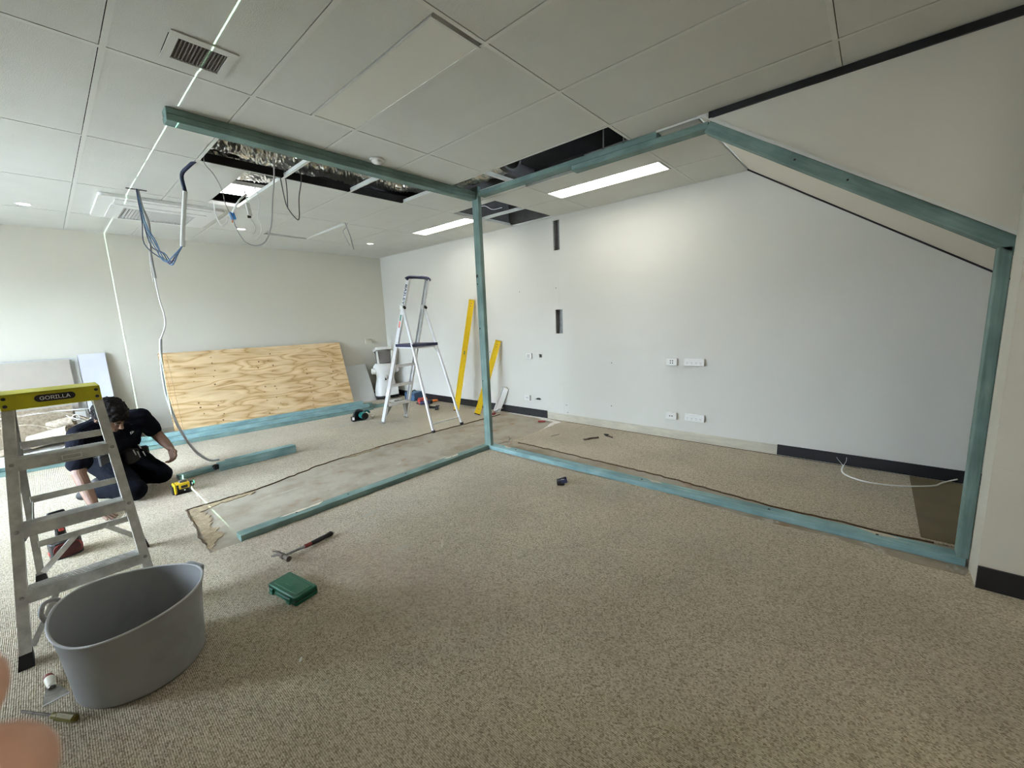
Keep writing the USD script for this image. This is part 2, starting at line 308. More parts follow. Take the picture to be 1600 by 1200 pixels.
obj('wall_near', bx(XN, XN + .19, YB, YE, -.05, 3.3), 'paint_cream', kind=S)
bh = Polygon([(YE - .3, soff(YE - .3)), (.904, 2.6), (.904, 3.3), (YE - .3, 3.3)])
m = extr(bh, .05); m.apply_transform(np.array([[0, 0, 1, 3.02], [1, 0, 0, 0], [0, 1, 0, 0], [0, 0, 0, 1.]])); obj('wall_bulkhead', m, 'paint_soffit', kind=S)
sp = Polygon([(-1.7, soff(-1.7)), (.96, soff(.96)), (.96, soff(.96) + .06), (-1.7, soff(-1.7) + .06)])
m = extr(sp, XW - 3.03 - .004); m.apply_transform(np.array([[0, 0, 1, 3.03], [1, 0, 0, 0], [0, 1, 0, 0], [0, 0, 0, 1.]])); obj('wall_soffit', m, 'paint_soffit', kind=S)
obj('wall_alcove', bx(3.02, XW, -1.78, -1.70, -.05, 1.6), 'paint_cream', kind=S)
obj('wall_behind', bx(XL - .1, XN + .2, YB - .12, YB, -.05, 3.3), 'paint_cream', kind=S)
# window wall on the left, out of the picture: an unseen window placed to light the left floor
wins = [(3.5, 6.9)]
wl = sbox(YB - .1, -.05, YW, 3.3).difference(unary_union([sbox(a, .12, b, 2.35) for a, b in wins]))
m = extr(wl, .12); m.apply_transform(np.array([[0, 0, 1, XL - .12], [1, 0, 0, 0], [0, 1, 0, 0], [0, 0, 0, 1.]])); obj('wall_left', m, 'paint_cream', kind=S)
for i, (a, b) in enumerate(wins):
    w = thing('window_%d' % (i + 1), kind=S)
    for q in ((a, a + .05, .12, 2.35), (b - .05, b, .12, 2.35), (a, b, .12, .17), (a, b, 2.30, 2.35), ((a + b) / 2 - .025, (a + b) / 2 + .025, .17, 2.30)):
        obj('window_frame', bx(XL - .09, XL - .03, *q), 'black', w)
    obj('pane', bx(XL - .063, XL - .057, a + .05, b - .05, .17, 2.30), 'glass', w)
obj('added_sky_block', bx(-9.0, -8.6, -20, 30, -.1, 2.7), 'ground_out', kind=S)  # added beyond the window, keeps low sky light off the right wall
obj('ground', bx(-40, XL - .12, -30, 40, -.2, -.06), 'ground_out', kind=S)
# skirtings and trims
obj('baseboard_right', bx(XW - .012, XW, 3.337, YW, 0, .105, .001), 'skirting_black', kind=S)
obj('baseboard_right', bx(XW - .012, XW, -1.7, .617, 0, .098, .001), 'skirting_black', kind=S)
obj('baseboard_back', bx(XL, 3.9, YW - .006, YW, 0, .10, .001), 'plaster_pale', kind=S)
obj('baseboard_back', bx(3.9, XW - .012, YW - .012, YW, 0, .105, .001), 'skirting_black', kind=S)
obj('baseboard_near', bx(XN - .012, XN, YB, YE, 0, .112, .001), 'skirting_black', kind=S)
obj('trim_1', bx(3.006, 3.02, YE + .001, .895, CZ - .042, CZ - .004), 'skirting_black', kind=S)
def on_right(P, h, x0):
    m = extr(Polygon(P), h); m.apply_transform(np.array([[0, 0, 1, x0], [1, 0, 0, 0], [0, 1, 0, 0], [0, 0, 0, 1.]])); return m
obj('trim_2', on_right([(-1.7, soff(-1.7) - .014), (.98, soff(.98) - .014), (.98, soff(.98)), (-1.7, soff(-1.7))], .01, XW - .0115), 'skirting_black', kind=S)
obj('trim_3', on_right([(YE - .03, soff(YE - .03) - .004), (.92, soff(.92) - .004), (.925, soff(.925) + .016), (YE - .03, soff(YE - .03) + .016)], .012, 3.010), 'bar_white', kind=S)
obj('trim_4', bx(3.026, 3.034, .90, 1.245, CZ - .015, CZ - .002), 'bar_white', kind=S)

# ceiling: lay-in tiles on T bars, some tiles taken out
cl = thing('ceiling', kind=S); rv = thing('roof_void', kind=S)
def gx(i): return GX + TX * i
def gy(j): return GY + TY * j
BW = .022
LIM = sbox(XL, YB, 3.02, YW).union(sbox(3.0, .98, XW, YW)).difference(sbox(XN, YB, 3.1, YE))
cut = {}          # cell -> list of polygons removed
for i, x0, x1, y0, y1 in ((1, 0, .59, 3.152, 3.85), (2, 0, .6, 3.152, 3.85), (3, 0, .6, 3.152, 3.85), (1, .31, .59, 3.87, 5.05), (4, 0, .6, 1.45, 2.65), (4, 0, .33, 2.65, 3.15), (5, .085, .6, 3.15, 3.85), (6, 0, .56, 3.15, 3.85),
                          (1, .292, .59, 1.45, 2.65), (1, .292, .59, -2.15, -.95), (-3, .292, .59, -2.15, -.95), (5, .30, .59, 1.45, 2.65), (5, .32, .56, 3.87, 5.03), (0, .17, .38, 2.33, 2.52), (0, .15, .6, 5.21, 6.12), (1, 0, .47, 5.21, 6.12)):
    cut.setdefault('h', []).append(sbox(gx(i) + x0, y0, gx(i) + x1, y1))
for x, y in ((.065, 6.10), (1.845, 6.08), (3.605, 6.05)): cut['h'].append(Point(x, y).buffer(.046, 8))
CUT = unary_union(cut['h'])
skip_tilt = (3, 3)
for i in range(-6, 7):
    for j in range(-5, 5):
        x0, x1 = gx(i) + .0035, gx(i + 1) - BW
        if i == 6: x1 = XW
        q = sbox(x0, gy(j) + .0035, x1, gy(j + 1) - BW).intersection(LIM).difference(CUT)
        for g in (q.geoms if hasattr(q, 'geoms') else [q]):
            if g.is_empty or g.area < .004 or min(g.bounds[2] - g.bounds[0], g.bounds[3] - g.bounds[1]) < .02: continue
            m = extr(g, .014, CZ)
            if (i, j) == skip_tilt:
                c = np.array([x1, gy(j + 1), CZ]); m.apply_translation(-c); m = mv(m, c + [0, 0, .012], rx=-.9, ry=1.6)
            obj('ceiling_tile', m, 'tile_white', cl)
for i in range(-6, 7):                # long bars along y
    x = gx(i); y0, y1 = (YB if x < XN else (YE if x < 3.02 else .98)), YW
    cuts = [(3.0, 3.0)] + ([(5.21, 6.12)] if i == 1 else [])
    a = y0
    for c0, c1 in cuts[1:] + [(y1, y1)]:
        obj('grid_bar', trimesh.util.concatenate([bx(x - BW + .003, x + .003, a, c0, CZ - .0015, CZ), bx(x - BW / 2 + .002, x - BW / 2 + .004, a, c0, CZ, CZ + .035)]), 'bar_white', cl); a = c1
for j in range(-4, 5):                # cross bars along x
    y = gy(j); x1 = XW if y > .98 else (3.02 if y > YE else XN)
    for a, b in ([(XL, .956), (2.725, x1)] if j == 2 else [(XL, x1)]):
        obj('grid_bar', trimesh.util.concatenate([bx(a, b, y - BW + .003, y + .003, CZ - .0013, CZ + .0002), bx(a, b, y - BW / 2 + .002, y - BW / 2 + .004, CZ, CZ + .035)]), 'bar_white', cl)
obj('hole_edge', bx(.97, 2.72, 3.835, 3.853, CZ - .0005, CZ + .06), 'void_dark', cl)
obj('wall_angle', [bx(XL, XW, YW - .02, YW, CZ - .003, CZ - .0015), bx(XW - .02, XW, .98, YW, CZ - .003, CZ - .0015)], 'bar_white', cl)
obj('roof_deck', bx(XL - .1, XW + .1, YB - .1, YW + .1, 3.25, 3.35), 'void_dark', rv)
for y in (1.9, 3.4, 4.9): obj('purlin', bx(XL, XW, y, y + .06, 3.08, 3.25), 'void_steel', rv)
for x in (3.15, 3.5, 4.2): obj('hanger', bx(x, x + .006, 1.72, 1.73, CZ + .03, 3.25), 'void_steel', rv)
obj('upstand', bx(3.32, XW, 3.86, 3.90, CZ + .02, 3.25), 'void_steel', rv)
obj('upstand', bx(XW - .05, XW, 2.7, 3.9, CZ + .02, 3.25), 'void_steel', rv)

# ------------------------------------------------------------------ timber frame
fr = thing('wall_frame', 'blue-green treated timber wall frame with plates on the floor, corner post and sloping plate', 'timber frame')
def stick(name, p, q, w, h, mat='treated', up=(0, 0, 1)):
    m, M = bar(p, q, w, h, up, .003); return obj(name, m, mat, fr, mx=M)
stick('bottom_plate', (.675, 3.107, .0155), (3.03, 3.107, .0155), .09, .045)
stick('bottom_plate', (3.077, 3.152, .0155), (3.077, -.452, .0155), .09, .045, 'treated_bright')
stick('stud', (3.055, 3.082, .038), (3.055, 3.082, 2.69), .045, .088, up=(0, 1, 0))
stick('stud', (3.075, -.4375, .038), (3.075, -.4375, soff(-.415) - .078), .045, .09, up=(1, 0, 0))
stick('top_plate', (.635, 3.107, 2.585), (3.03, 3.107, 2.585), .09, .036)
stick('top_plate', (.637, 3.107, 2.6215), (3.03, 3.107, 2.6215), .09, .036)
stick('top_plate', (3.077, 3.037, 2.6165), (3.077, 1.245, 2.6165), .09, .044, 'treated')
stick('top_plate', (3.077, 1.95, 2.573), (3.077, .905, 2.573), .088, .042)
dn = np.array([0, .68, -1.]) / math.hypot(.68, 1) * .034
p0, p1 = np.array([3.075, .89, soff(.89)]), np.array([3.075, -.51, soff(-.51)])
stick('raking_plate', p0 + dn, p1 + dn, .09, .066)
for x in (1.05, 1.45, 2.0, 2.55): obj('nail_head', mv(lathe([(0, 0), (.007, 0), (.006, .002), (0, .003)], 10), (x, 3.115, .038)), 'black', fr)
for y in (2.72, 1.35, .45, -.1): obj('nail_head', mv(lathe([(0, 0), (.009, 0), (.007, .002), (0, .003)], 10), (3.08, y, .038)), 'black', fr)
for k, (x, y, a, b) in enumerate([(2.55, 3.12, .10, .018), (1.1, 3.13, .16, .016)]):
    obj('bare_patch', extr(wob([(x - a, y), (x - a / 2, y + b), (x + a, y + b), (x + a * .7, y - b), (x, y - b)], .03, .003, 20 + k), .0012, .0375), 'timber_scar', fr)
for k, (y, a) in enumerate([(1.25, .07), (-.1, .10), (2.85, .06)]):
    obj('bare_patch', extr(wob([(3.09, y - a), (3.115, y - a / 2), (3.116, y + a), (3.10, y + a * .6), (3.075, y + .01)], .03, .003, 30 + k), .0012, .0375), 'timber_scar', fr)
for z, r in ((1.83, .016), (1.75, .008), (1.30, .01), (.75, .007)): obj('knot', mv(lathe([(0, 0), (r, 0), (r * .8, .001), (0, .0014)], 12), (3.0105 + .0, 3.085, z), ry=-90, s=1), 'black', fr)
for y in (.17, .42): 
    obj('knot', mv(lathe([(0, 0), (.006, 0), (.005, .001), (0, .0014)], 10), (3.030, y, soff(y) - .04), ry=-90), 'black', fr)

# ------------------------------------------------------------------ ceiling fittings
def fitting(name, label, cat, x0, x1, y0, y1, mat, group=None):
    t = thing(name, label, cat, group=group)
    f = sbox(x0, y0, x1, y1).difference(sbox(x0 + .012, y0 + .012, x1 - .012, y1 - .012))
    obj('frame', extr(f, .05, CZ - .004), 'bar_white', t); obj('diffuser', bx(x0 + .012, x1 - .012, y0 + .012, y1 - .012, CZ - .001, CZ + .004), mat, t)
    obj('housing', bx(x0 + .013, x1 - .013, y0 + .013, y1 - .013, CZ + .03, CZ + .05), 'white_plastic', t)
    return t
fitting('ceiling_panel_light', 'lit long white ceiling panel light above the bare white wall, nearer of the two', 'light', 3.615, 3.885, 1.46, 2.63, 'panel_lit')
fitting('ceiling_panel_light', 'lit long white ceiling panel light partly behind the corner post, farther of the two', 'light', 3.645, 3.89, 3.885, 5.01, 'panel_lit')
fitting('ceiling_panel_light', 'unlit cream diffuser panel set in the ceiling between the near beam and the lens', 'light', 1.255, 1.54, 1.475, 2.625, 'unlit_diffuser')
fitting('ceiling_panel_light', 'unseen lit ceiling panel light behind the camera, placed to light the foreground and near wall', 'light', 1.255, 1.54, -2.125, -.975, 'panel_lit')  # out of view, placed to light the near wall and foreground
fitting('ceiling_panel_light', 'second unseen lit ceiling panel light behind the camera, placed to light the foreground floor', 'light', -1.102, -.817, -2.125, -.975, 'panel_lit')  # unseen lamp, brightens the carpet and tub from behind the camera
t = thing('loose_light_panel', 'bright light panel lying loose in the narrow ceiling slot among hanging wires', 'light', loc=(1.56, 5.0, 2.80), rot=(0, 0, -4))
obj('tray', bx(-.24, .24, -.19, .19, .004, .04, .003), 'white_plastic', t); obj('diffuser', bx(-.235, .235, -.185, .185, 0, .004), 'panel_void', t)
for (x, y), lab in zip(((.065, 6.10), (1.845, 6.08), (3.605, 6.05)), ('round recessed downlight at the far left of the ceiling', 'round recessed downlight glowing behind the hanging wires', 'round recessed downlight near the far corner of the room')):
    t = thing('downlight', lab, 'light', loc=(x, y, CZ))
    obj('ring', lathe([(.045, .03), (.045, -.001), (.056, -.003), (.058, 0), (.050, .002), (.049, .03)], 28), 'white_plastic', t, smooth=40)
    obj('lens', lathe([(0, .008), (.044, .008), (.044, .014), (0, .014)], 24), 'down_lit', t)
t = thing('smoke_detector', 'small round white smoke detector on the ceiling beyond the left beam', 'smoke detector', loc=(1.888, 2.964, CZ - .0015))
obj('base', lathe([(0, 0), (.055, 0), (.055, -.012), (.046, -.016), (0, -.016)][::-1], 28), 'white_plastic', t, smooth=40)
obj('cap', lathe([(0, -.036), (.022, -.035), (.036, -.028), (.042, -.016), (0, -.016)], 28), 'white_plastic', t, smooth=40)
t = thing('ceiling_vent', 'small square air vent with dark mesh grille in the ceiling, top left', 'vent', loc=(.663, 2.427, CZ))
obj('frame', extr(sbox(-.124, -.132, .124, .125).difference(sbox(-.092, -.092, .092, .092)), .005, -.007), 'tile_white', t)
obj('backing', bx(-.092, .092, -.092, .092, .02, .03), 'black', t)
for k in range(14): obj('mesh_bar', bx(-.092 + k * .0137, -.088 + k * .0137, -.092, .092, -.004, .006), 'grille_dark', t)
for k in range(20): obj('mesh_bar', bx(-.092, .092, -.092 + k * .0095, -.089 + k * .0095, -.001, .004), 'grille_dark', t)
t = thing('air_conditioner', 'white ceiling cassette air conditioner with a slatted grille near the back wall', 'air conditioner', loc=(.975, 5.665, CZ))
obj('fascia', extr(sbox(-.47, -.47, .47, .47).buffer(-.03).buffer(.03).difference(sbox(-.27, -.10, .30, .41)), .028, -.030), 'white_plastic', t)
obj('inner_panel', extr(sbox(-.37, -.20, .38, .45).buffer(-.04).buffer(.04).difference(sbox(-.27, -.10, .30, .41)), .006, -.036), 'white_plastic', t)
obj('air_flap', bx(-.36, .38, -.40, -.26, -.036, -.031, .002), 'white_plastic', t)
obj('cavity', bx(-.27, .30, -.10, .41, -.008, .0), 'black', t)
for k in range(22): obj('slat', mv(bx(-.010, .010, -.10, .41, -.001, .001), (-.262 + k * .0259, 0, -.024), ry=40), 'slat_grey', t)
# foil ducts up in the void
def duct(P, r, label, end=False):
    P = spl(P, 10); n, s = len(P), 44
    L = np.cumsum(np.r_[0, np.linalg.norm(np.diff(P, axis=0), axis=1)]); N = int(L[-1] / .016); u = np.linspace(0, L[-1], N)
    Q = np.stack([np.interp(u, L, P[:, k]) for k in range(3)], 1)
    m = tube(Q, r * (1 + .03 * np.sin(u / .036 * 2 * np.pi)), s, 0); rr_ = np.random.default_rng(11)
    c = np.repeat(Q, s, 0); d = m.vertices[:len(c)] - c; d /= np.linalg.norm(d, axis=1, keepdims=True)
    m.vertices[:len(c)] += d * (rr_.normal(0, .0055, (len(c), 1)) + (meshkit.fbm(m.vertices[:len(c)] * 9, 3, 5)[:, None] - .5) * .06)
    t = thing('foil_duct', label, 'duct'); obj('foil_sleeve', m, 'foil', t)
    if end: obj('end_ring', mv(lathe([(r - .01, -.03), (r + .012, -.03), (r + .012, .03), (r - .01, .03)], 32), tuple(P[-1]), rx=90), 'void_steel', t)
duct([(.55, 4.05, 3.02), (1.1, 4.0, 2.96), (1.7, 3.98, 2.93), (2.3, 3.94, 2.925), (2.80, 3.75, 2.90), (2.98, 3.35, 2.875), (3.0, 2.95, 2.87), (3.02, 2.62, 2.88)], .155, 'long crinkled silver foil duct above the open ceiling strip', True)
duct([(.75, 4.72, 2.98), (1.2, 4.66, 2.96), (1.7, 4.62, 2.96), (2.2, 4.75, 3.0)], .14, 'short crinkled silver foil duct seen through the narrow ceiling slot')

# ------------------------------------------------------------------ hanging cables
def cable(label, P, r, mat, cat='cable', name='hanging_cable', extra=()):
    if not extra: return obj(name, tube(P, r, 8, 6), mat, label=label, cat=cat, smooth=True)
    t = thing(name, label, cat); obj('sheath', tube(P, r, 8, 6), mat, t, smooth=True)
    for n_, m_, mt in extra: obj(n_, m_, mt, t, smooth=30)
cable('grey flexible conduit hanging from the ceiling and sagging down to the short timbers', [(.704, 4.72, .98), (.695, 4.85, 1.1), (.690, 4.9, 1.25), (.71, 4.9, 1.336)][3:] + [(.688, 4.9, 1.15), (.680, 4.9, .98), (.684, 4.9, .80), (.725, 4.9, .52), (.806, 4.9, .277), (.87, 4.9, .17), (.936, 4.9, .11), (1.0, 4.885, .108)], .0115, 'conduit_grey', name='flexible_conduit', extra=[
    ('white_sheath', tube([(.744, 4.9, 1.905), (.75, 4.9, 1.7), (.765, 4.9, 1.56), (.757, 4.9, 1.45), (.71, 4.9, 1.335)], .0065, 8, 6), 'white_cable'),
    ('upper_sheath', tube([(.735, 4.945, 2.66), (.742, 4.93, 2.5), (.766, 4.9, 2.35), (.745, 4.9, 2.1), (.748, 4.9, 1.88)], [.013, .014, .0125, .011, .010], 8, 6), 'grey_cable'),
    ('loose_tail', tube([(.75, 4.89, 2.2), (.73, 4.88, 2.05), (.725, 4.88, 1.85)], .003, 6, 6), 'white_cable')])
t = thing('data_cable_bundle', 'bundle of blue data cables looping from a white conduit back up to the ceiling', 'cable')
obj('conduit', tube([(.873, 4.0, 2.44), (.835, 4.0, 2.23), (.802, 4.0, 2.033)], .0155, 12, 4), 'white_cable', t, smooth=True)
obj('black_sheath', tube([(.950, 3.895, 2.655), (.905, 3.95, 2.61), (.868, 4.0, 2.555), (.873, 4.0, 2.44)], .013, 10, 4), 'navy_wire', t, smooth=True)
for k in range(6):
    o = rng.normal(0, 1, (4, 3)) * [.026, .03, .03]
    obj('blue_wire', tube([(.802, 4.0, 2.035), np.array((.775, 4.06, 1.97)) + o[0] * .5, np.array((.748, 4.14, 1.93)) + o[1] * .7, np.array((.725, 4.25, 1.97)) + o[0], np.array((.70, 4.45, 2.10)) + o[2] * .9 + [.02 * (k % 3) - .02, 0, 0], np.array((.70, 4.65, 2.28)) + o[3] * .5, (.715 + .006 * (k % 3), 4.85, 2.5), (.730, 4.93, 2.655)], .0038, 6, 5), 'blue_wire' if k % 3 else 'navy_wire', t, smooth=True)
obj('cable_slot', bx(.66, .80, 4.925, 4.965, CZ - .0008, CZ + .002), 'black', t)
cable('long thin grey cable hanging in a wide loop below the ceiling slot', [(.985, 3.83, 2.69), (.985, 3.84, 2.622), (1.059, 3.95, 2.595), (1.142, 4.1, 2.534), (1.185, 4.2, 2.438), (1.234, 4.25, 2.351), (1.259, 4.25, 2.248), (1.312, 4.25, 2.157), (1.378, 4.2, 2.124), (1.445, 4.15, 2.168), (1.469, 4.05, 2.295), (1.458, 3.92, 2.478), (1.454, 3.84, 2.586), (1.444, 3.78, 2.66), (1.44, 3.75, 2.74)], [.0035, .0035, .0055, .0065], 'grey_cable')
cable('short white cable with a blue connector hanging from the ceiling slot', [(1.296, 4.95, 2.645), (1.296, 4.95, 2.585), (1.301, 4.95, 2.50), (1.333, 4.95, 2.422), (1.38, 4.95, 2.453), (1.40, 4.95, 2.51)], .006, 'white_cable', extra=[
    ('blue_connector', mv(bx(-.02, .02, -.014, .014, -.035, .035, .004), (1.375, 4.72, 2.475), ry=-12), 'blue_connector'),
    ('white_core', tube([(1.483, 4.6, 2.66), (1.45, 4.6, 2.635), (1.407, 4.62, 2.585), (1.37, 4.7, 2.50)], .0085, 8, 5), 'white_cable'), ('copper_end', tube([(1.37, 4.72, 2.445), (1.365, 4.72, 2.41)], .004, 6, 0), 'orange')])
cable('white light driver box hanging on a kinked white flex', [(1.477, 4.6, 2.463), (1.517, 4.6, 2.386), (1.516, 4.6, 2.333), (1.494, 4.6, 2.294), (1.522, 4.6, 2.25), (1.564, 4.6, 2.315), (1.557, 4.55, 2.388), (1.528, 4.52, 2.447), (1.547, 4.5, 2.562), (1.535, 4.48, 2.63), (1.52, 4.48, 2.72)], .0035, 'white_cable', cat='light driver', name='light_driver', extra=[
    ('driver_box', mv(bx(-.017, .017, -.013, .013, -.06, .06, .004), (1.484, 4.6, 2.525), ry=-6), 'white_plastic'), ('end_cap', mv(bx(-.014, .014, -.011, .011, -.012, .012, .003), (1.480, 4.6, 2.46), ry=-6), 'black'), ('feed', tube([(1.49, 4.6, 2.58), (1.478, 4.6, 2.62), (1.475, 4.62, 2.70)], .004, 6, 4), 'white_cable')])
cable('dark thin cable dropped in a narrow V loop from the ceiling T bar', [(1.511, 3.85, 2.70), (1.511, 3.84, 2.626), (1.524, 3.84, 2.475), (1.54, 3.84, 2.401), (1.594, 3.84, 2.325), (1.626, 3.84, 2.33), (1.64, 3.83, 2.496), (1.662, 3.80, 2.631), (1.66, 3.78, 2.74)], .0045, 'dark_cable', extra=[('second_strand', tube([(1.544, 3.83, 2.70), (1.548, 3.83, 2.62), (1.551, 3.84, 2.532), (1.54, 3.84, 2.401)], .004, 6, 5), 'dark_cable')])
cable('grey cable stub poking down through the gap beside a lifted ceiling tile', [(2.650, 5.0, 2.68), (2.662, 5.0, 2.64), (2.708, 5.0, 2.5), (2.742, 5.0, 2.329)], .0065, 'grey_cable', extra=[('bare_strand', tube([(2.70, 4.995, 2.66), (2.66, 4.99, 2.58), (2.622, 4.99, 2.53), (2.66, 4.99, 2.44), (2.69, 4.99, 2.37)], .003, 6, 5), 'grey_cable')])
cable('thin pale cable slung across inside the square ceiling opening by the right wall', [(3.30, 3.5, 2.72), (3.45, 3.5, 2.66), (3.6, 3.5, 2.69), (3.75, 3.52, 2.68), (3.95, 3.55, 2.74)], .004, 'white_cable')
cable('white cable with bared ends lying in a curve on the carpet under the sloping soffit', [(4.30, .115, .045), (4.24, .12, .02), (4.18, .09, .007), (4.11, .0, .006), (4.10, -.10, .006), (4.131, -.214, .006), (4.20, -.33, .006), (4.286, -.431, .008), (4.37, -.475, .012), (4.46, -.56, .03)], .006, 'white_cable', name='floor_cable', extra=[('bare_end', tube([(4.30, .115, .045), (4.34, .15, .075), (4.33, .165, .10)], .002, 6, 4), 'white_cable'), ('bare_end', tube([(4.30, .115, .045), (4.36, .10, .07), (4.37, .10, .10)], .002, 6, 4), 'white_cable')])

# ------------------------------------------------------------------ wall fittings
def outlet(label, y, z, n, w, holes, group=None):
    t = thing('power_outlet', label, 'power outlet', loc=(XW, y, z), rot=(0, 0, 0))
    obj('plate', bx(-.03, 0, -w / 2, w / 2, -.038, .038, .003), 'white_plastic', t)
    if holes == 'grid':
        for a in (-1, 1):
            for b in (-1, 1): obj('jack', bx(-.0308, -.0295, a * .012 - .0055, a * .012 + .0055, b * .012 - .0055, b * .012 + .0055), 'black', t)
    elif holes == 'pair':
        for a in (-1, 1): obj('jack', bx(-.0308, -.0295, a * .012 - .0055, a * .012 + .0055, -.006, .006), 'black', t)
    else:
        for k in range(n):
            c = (k - (n - 1) / 2) * w / n * .88
            s = obj('socket', bx(-.0318, -.0299, c - .015, c + .015, -.026, .008, .0006), 'white_plastic', t)
            for dy, rx in ((-.006, 30), (.006, -30)): obj('slot', mv(bx(-.0322, -.0316, -.0012, .0012, -.005, .005), (0, c + dy, -.004), rx=rx), 'grille_dark', s)
            obj('slot', bx(-.0322, -.0316, c - .001, c + .001, -.021, -.012), 'grille_dark', s)
            obj('switch', mv(bx(-.0345, -.030, -.008, .008, -.006, .006, .001), (0, c, .02), ry=8), 'white_plastic', t)
outlet('small white data outlet with four holes, upper, left of the long four-gang outlet', 1.628, .854, 1, .118, 'grid')
outlet('long white four-gang power outlet, upper of the pair on the white wall', 1.394, .856, 4, .205, 'gang')
outlet('small white data outlet with two holes, lower, left of the long four-gang outlet', 1.623, .254, 1, .118, 'pair')
outlet('long white four-gang power outlet, lower of the pair near the floor', 1.378, .260, 4, .205, 'gang')
outlet('white data outlet beside the round-cornered black cable hole, farther up the wall', 3.621, .862, 1, .10, 'grid')
outlet('low white data outlet beside the torn black cable hole near the skirting', 3.672, .262, 1, .10, 'pair')
t = thing('light_switch', 'small white switch plate on the back wall above the grey board', 'light switch', loc=(4.075, YW, 1.081))
obj('plate', bx(-.07, .07, -.022, 0, -.045, .045, .004), 'cream_plastic', t); obj('rocker', bx(-.012, .012, -.026, -.021, -.014, .014, .002), 'cream_plastic', t)
t = thing('cable_gland', 'black plug of cable in the torn hole low on the white wall', 'cable', loc=(XW, 3.486, .258)); obj('plug', bx(-.012, .02, -.03, .032, -.012, .010, .004), 'black', t)
obj('wire', tube([(-.01, .02, 0), (-.022, .04, -.006), (-.01, .055, -.01)], .003, 6, 5), 'black', t)

# ------------------------------------------------------------------ step ladder with the yellow cap
sl = thing('step_ladder', 'worn aluminium step ladder with a yellow top cap lettered in black and white', 'ladder')
def LF(z, s): return np.array([(-.249 + .096 * z / 1.07) if s < 0 else (.197 - .057 * z / 1.07), 2.615 + .30 * z, z])    # front rails
def LR(z, s): return np.array([(-.205 + .05 * z) if s < 0 else (.243 - .10 * z), 3.50 - .36 * z, z])                       # rear rails
for s in (-1, 1):
    obj('front_rail', channel(LF(.03, s), LF(1.09, s), .036, .058, .003, up=(0, -1, .3)), 'alu_worn', sl)
    obj('rear_rail', channel(LR(.03, s), LR(1.06, s), .030, .034, .003, up=(0, -1, -.36)), 'alu_dark', sl)
    for f, P in ((LF, LF(0, s)), (LR, LR(0, s))):
        d = f(.1, s) - f(0, s); sg = .0
        obj('rubber_foot', hullp([P + [a, b, 0] for a in (-.024, .024) for b in (-.01, .05 if f is LF else .03)] + [P + d * .55 + [a * .9, b, 0] for a in (-.022, .022) for b in (-.005, .052 if f is LF else .032)]), 'black_rubber', sl)
for z in (.285, .555, .84):
    a, b = LF(z, -1), LF(z, 1); d = .075
    st = obj('step', [bx(a[0] + .012, b[0] - .012, a[1] + .0, a[1] + d, z + .006, z + .011), bx(a[0] + .012, b[0] - .012, a[1] - .006, a[1] - .002, z - .042, z + .011), bx(a[0] + .012, b[0] - .012, a[1] + d - .004, a[1] + d, z - .02, z + .011)] +
             [bx(a[0] + .014, b[0] - .014, a[1] + k * .012 + .004, a[1] + k * .012 + .009, z + .0105, z + .013) for k in range(6)], 'alu_worn', sl)
    for s in (-1, 1): obj('rivet', mv(lathe([(0, 0), (.008, 0), (.006, .004), (0, .005)], 12), LF(z - .01, s) + [0, -.001, 0], rx=90 - 17), 'alu_dark', sl)
obj('step_label', [bx(-.022, .045, 2.853, 2.8575, .812, .815), bx(-.022, .045, 2.853, 2.8575, .832, .835), bx(-.022, -.019, 2.853, 2.8575, .812, .835), bx(.042, .045, 2.853, 2.8575, .812, .835)], 'white_plastic', sl)
for z in (.545, .262, .86):
    a, b = LR(z, -1), LR(z, 1); obj('rear_brace', barm(a + [.01, -.01, 0], b + [-.01, -.01, 0], .006, .036, (0, 0, 1)), 'alu_worn', sl)
obj('diagonal_brace', barm(LR(.07, -1) + [.01, -.014, 0], LR(.262, -1) + [.16, -.018, 0], .005, .028), 'alu_worn', sl)
obj('diagonal_brace', barm(LR(.10, 1) + [-.01, -.014, 0], LR(.262, 1) + [-.13, -.018, 0], .005, .028), 'alu_worn', sl)
obj('diagonal_brace', barm(LF(.06, -1) + [.02, .03, 0], LF(.28, -1) + [.12, .03, 0], .005, .024), 'alu_worn', sl)
for s in (-1, 1):
    a, b = LF(.50, s), LR(.53, s); mid = (a + b) / 2 + [0, 0, -.05]
    obj('spreader', [barm(a + [-s * .02, .03, 0], mid + [-s * .02, 0, 0], .004, .022), barm(mid + [-s * .024, 0, 0], b + [-s * .02, 0, 0], .004, .022)], 'alu_dark', sl)
cap = obj('top_cap', [bx(-.172, .155, 2.925, 3.15, 1.135, 1.142, .002), bx(-.172, .155, 2.925, 2.932, 1.068, 1.141, .002), bx(-.172, .155, 3.143, 3.15, 1.068, 1.141, .002), bx(-.172, -.167, 2.925, 3.15, 1.09, 1.141, .001), bx(.150, .155, 2.925, 3.15, 1.09, 1.141, .001)], 'yellow_cap', sl)
lg = obj('name_plate', mv(extr(Point(-.050, 0).buffer(.0165, 10).union(Point(.050, 0).buffer(.0165, 10)).convex_hull, .003), (.0, 2.925, 1.109), rx=90, ry=0), 'black', sl)
tx = meshkit.text_mesh('GORILLA', .0165, .0015, bold=True); tx.apply_translation(-tx.bounds.mean(0) * [1, 1, 0]); tx.apply_scale([.100 / (tx.bounds[1][0] - tx.bounds[0][0]), 1, 1])
obj('lettering', mv(tx, (.0, 2.9222, 1.109), rx=90), 'print_white', lg, label='white block lettering GORILLA')
for x in (-.157, .14):
    for z in (1.088, 1.122): obj('bolt', mv(lathe([(0, 0), (.0075, 0), (.006, .004), (0, .005)], 12), (x, 2.925, z), rx=90), 'black', sl)

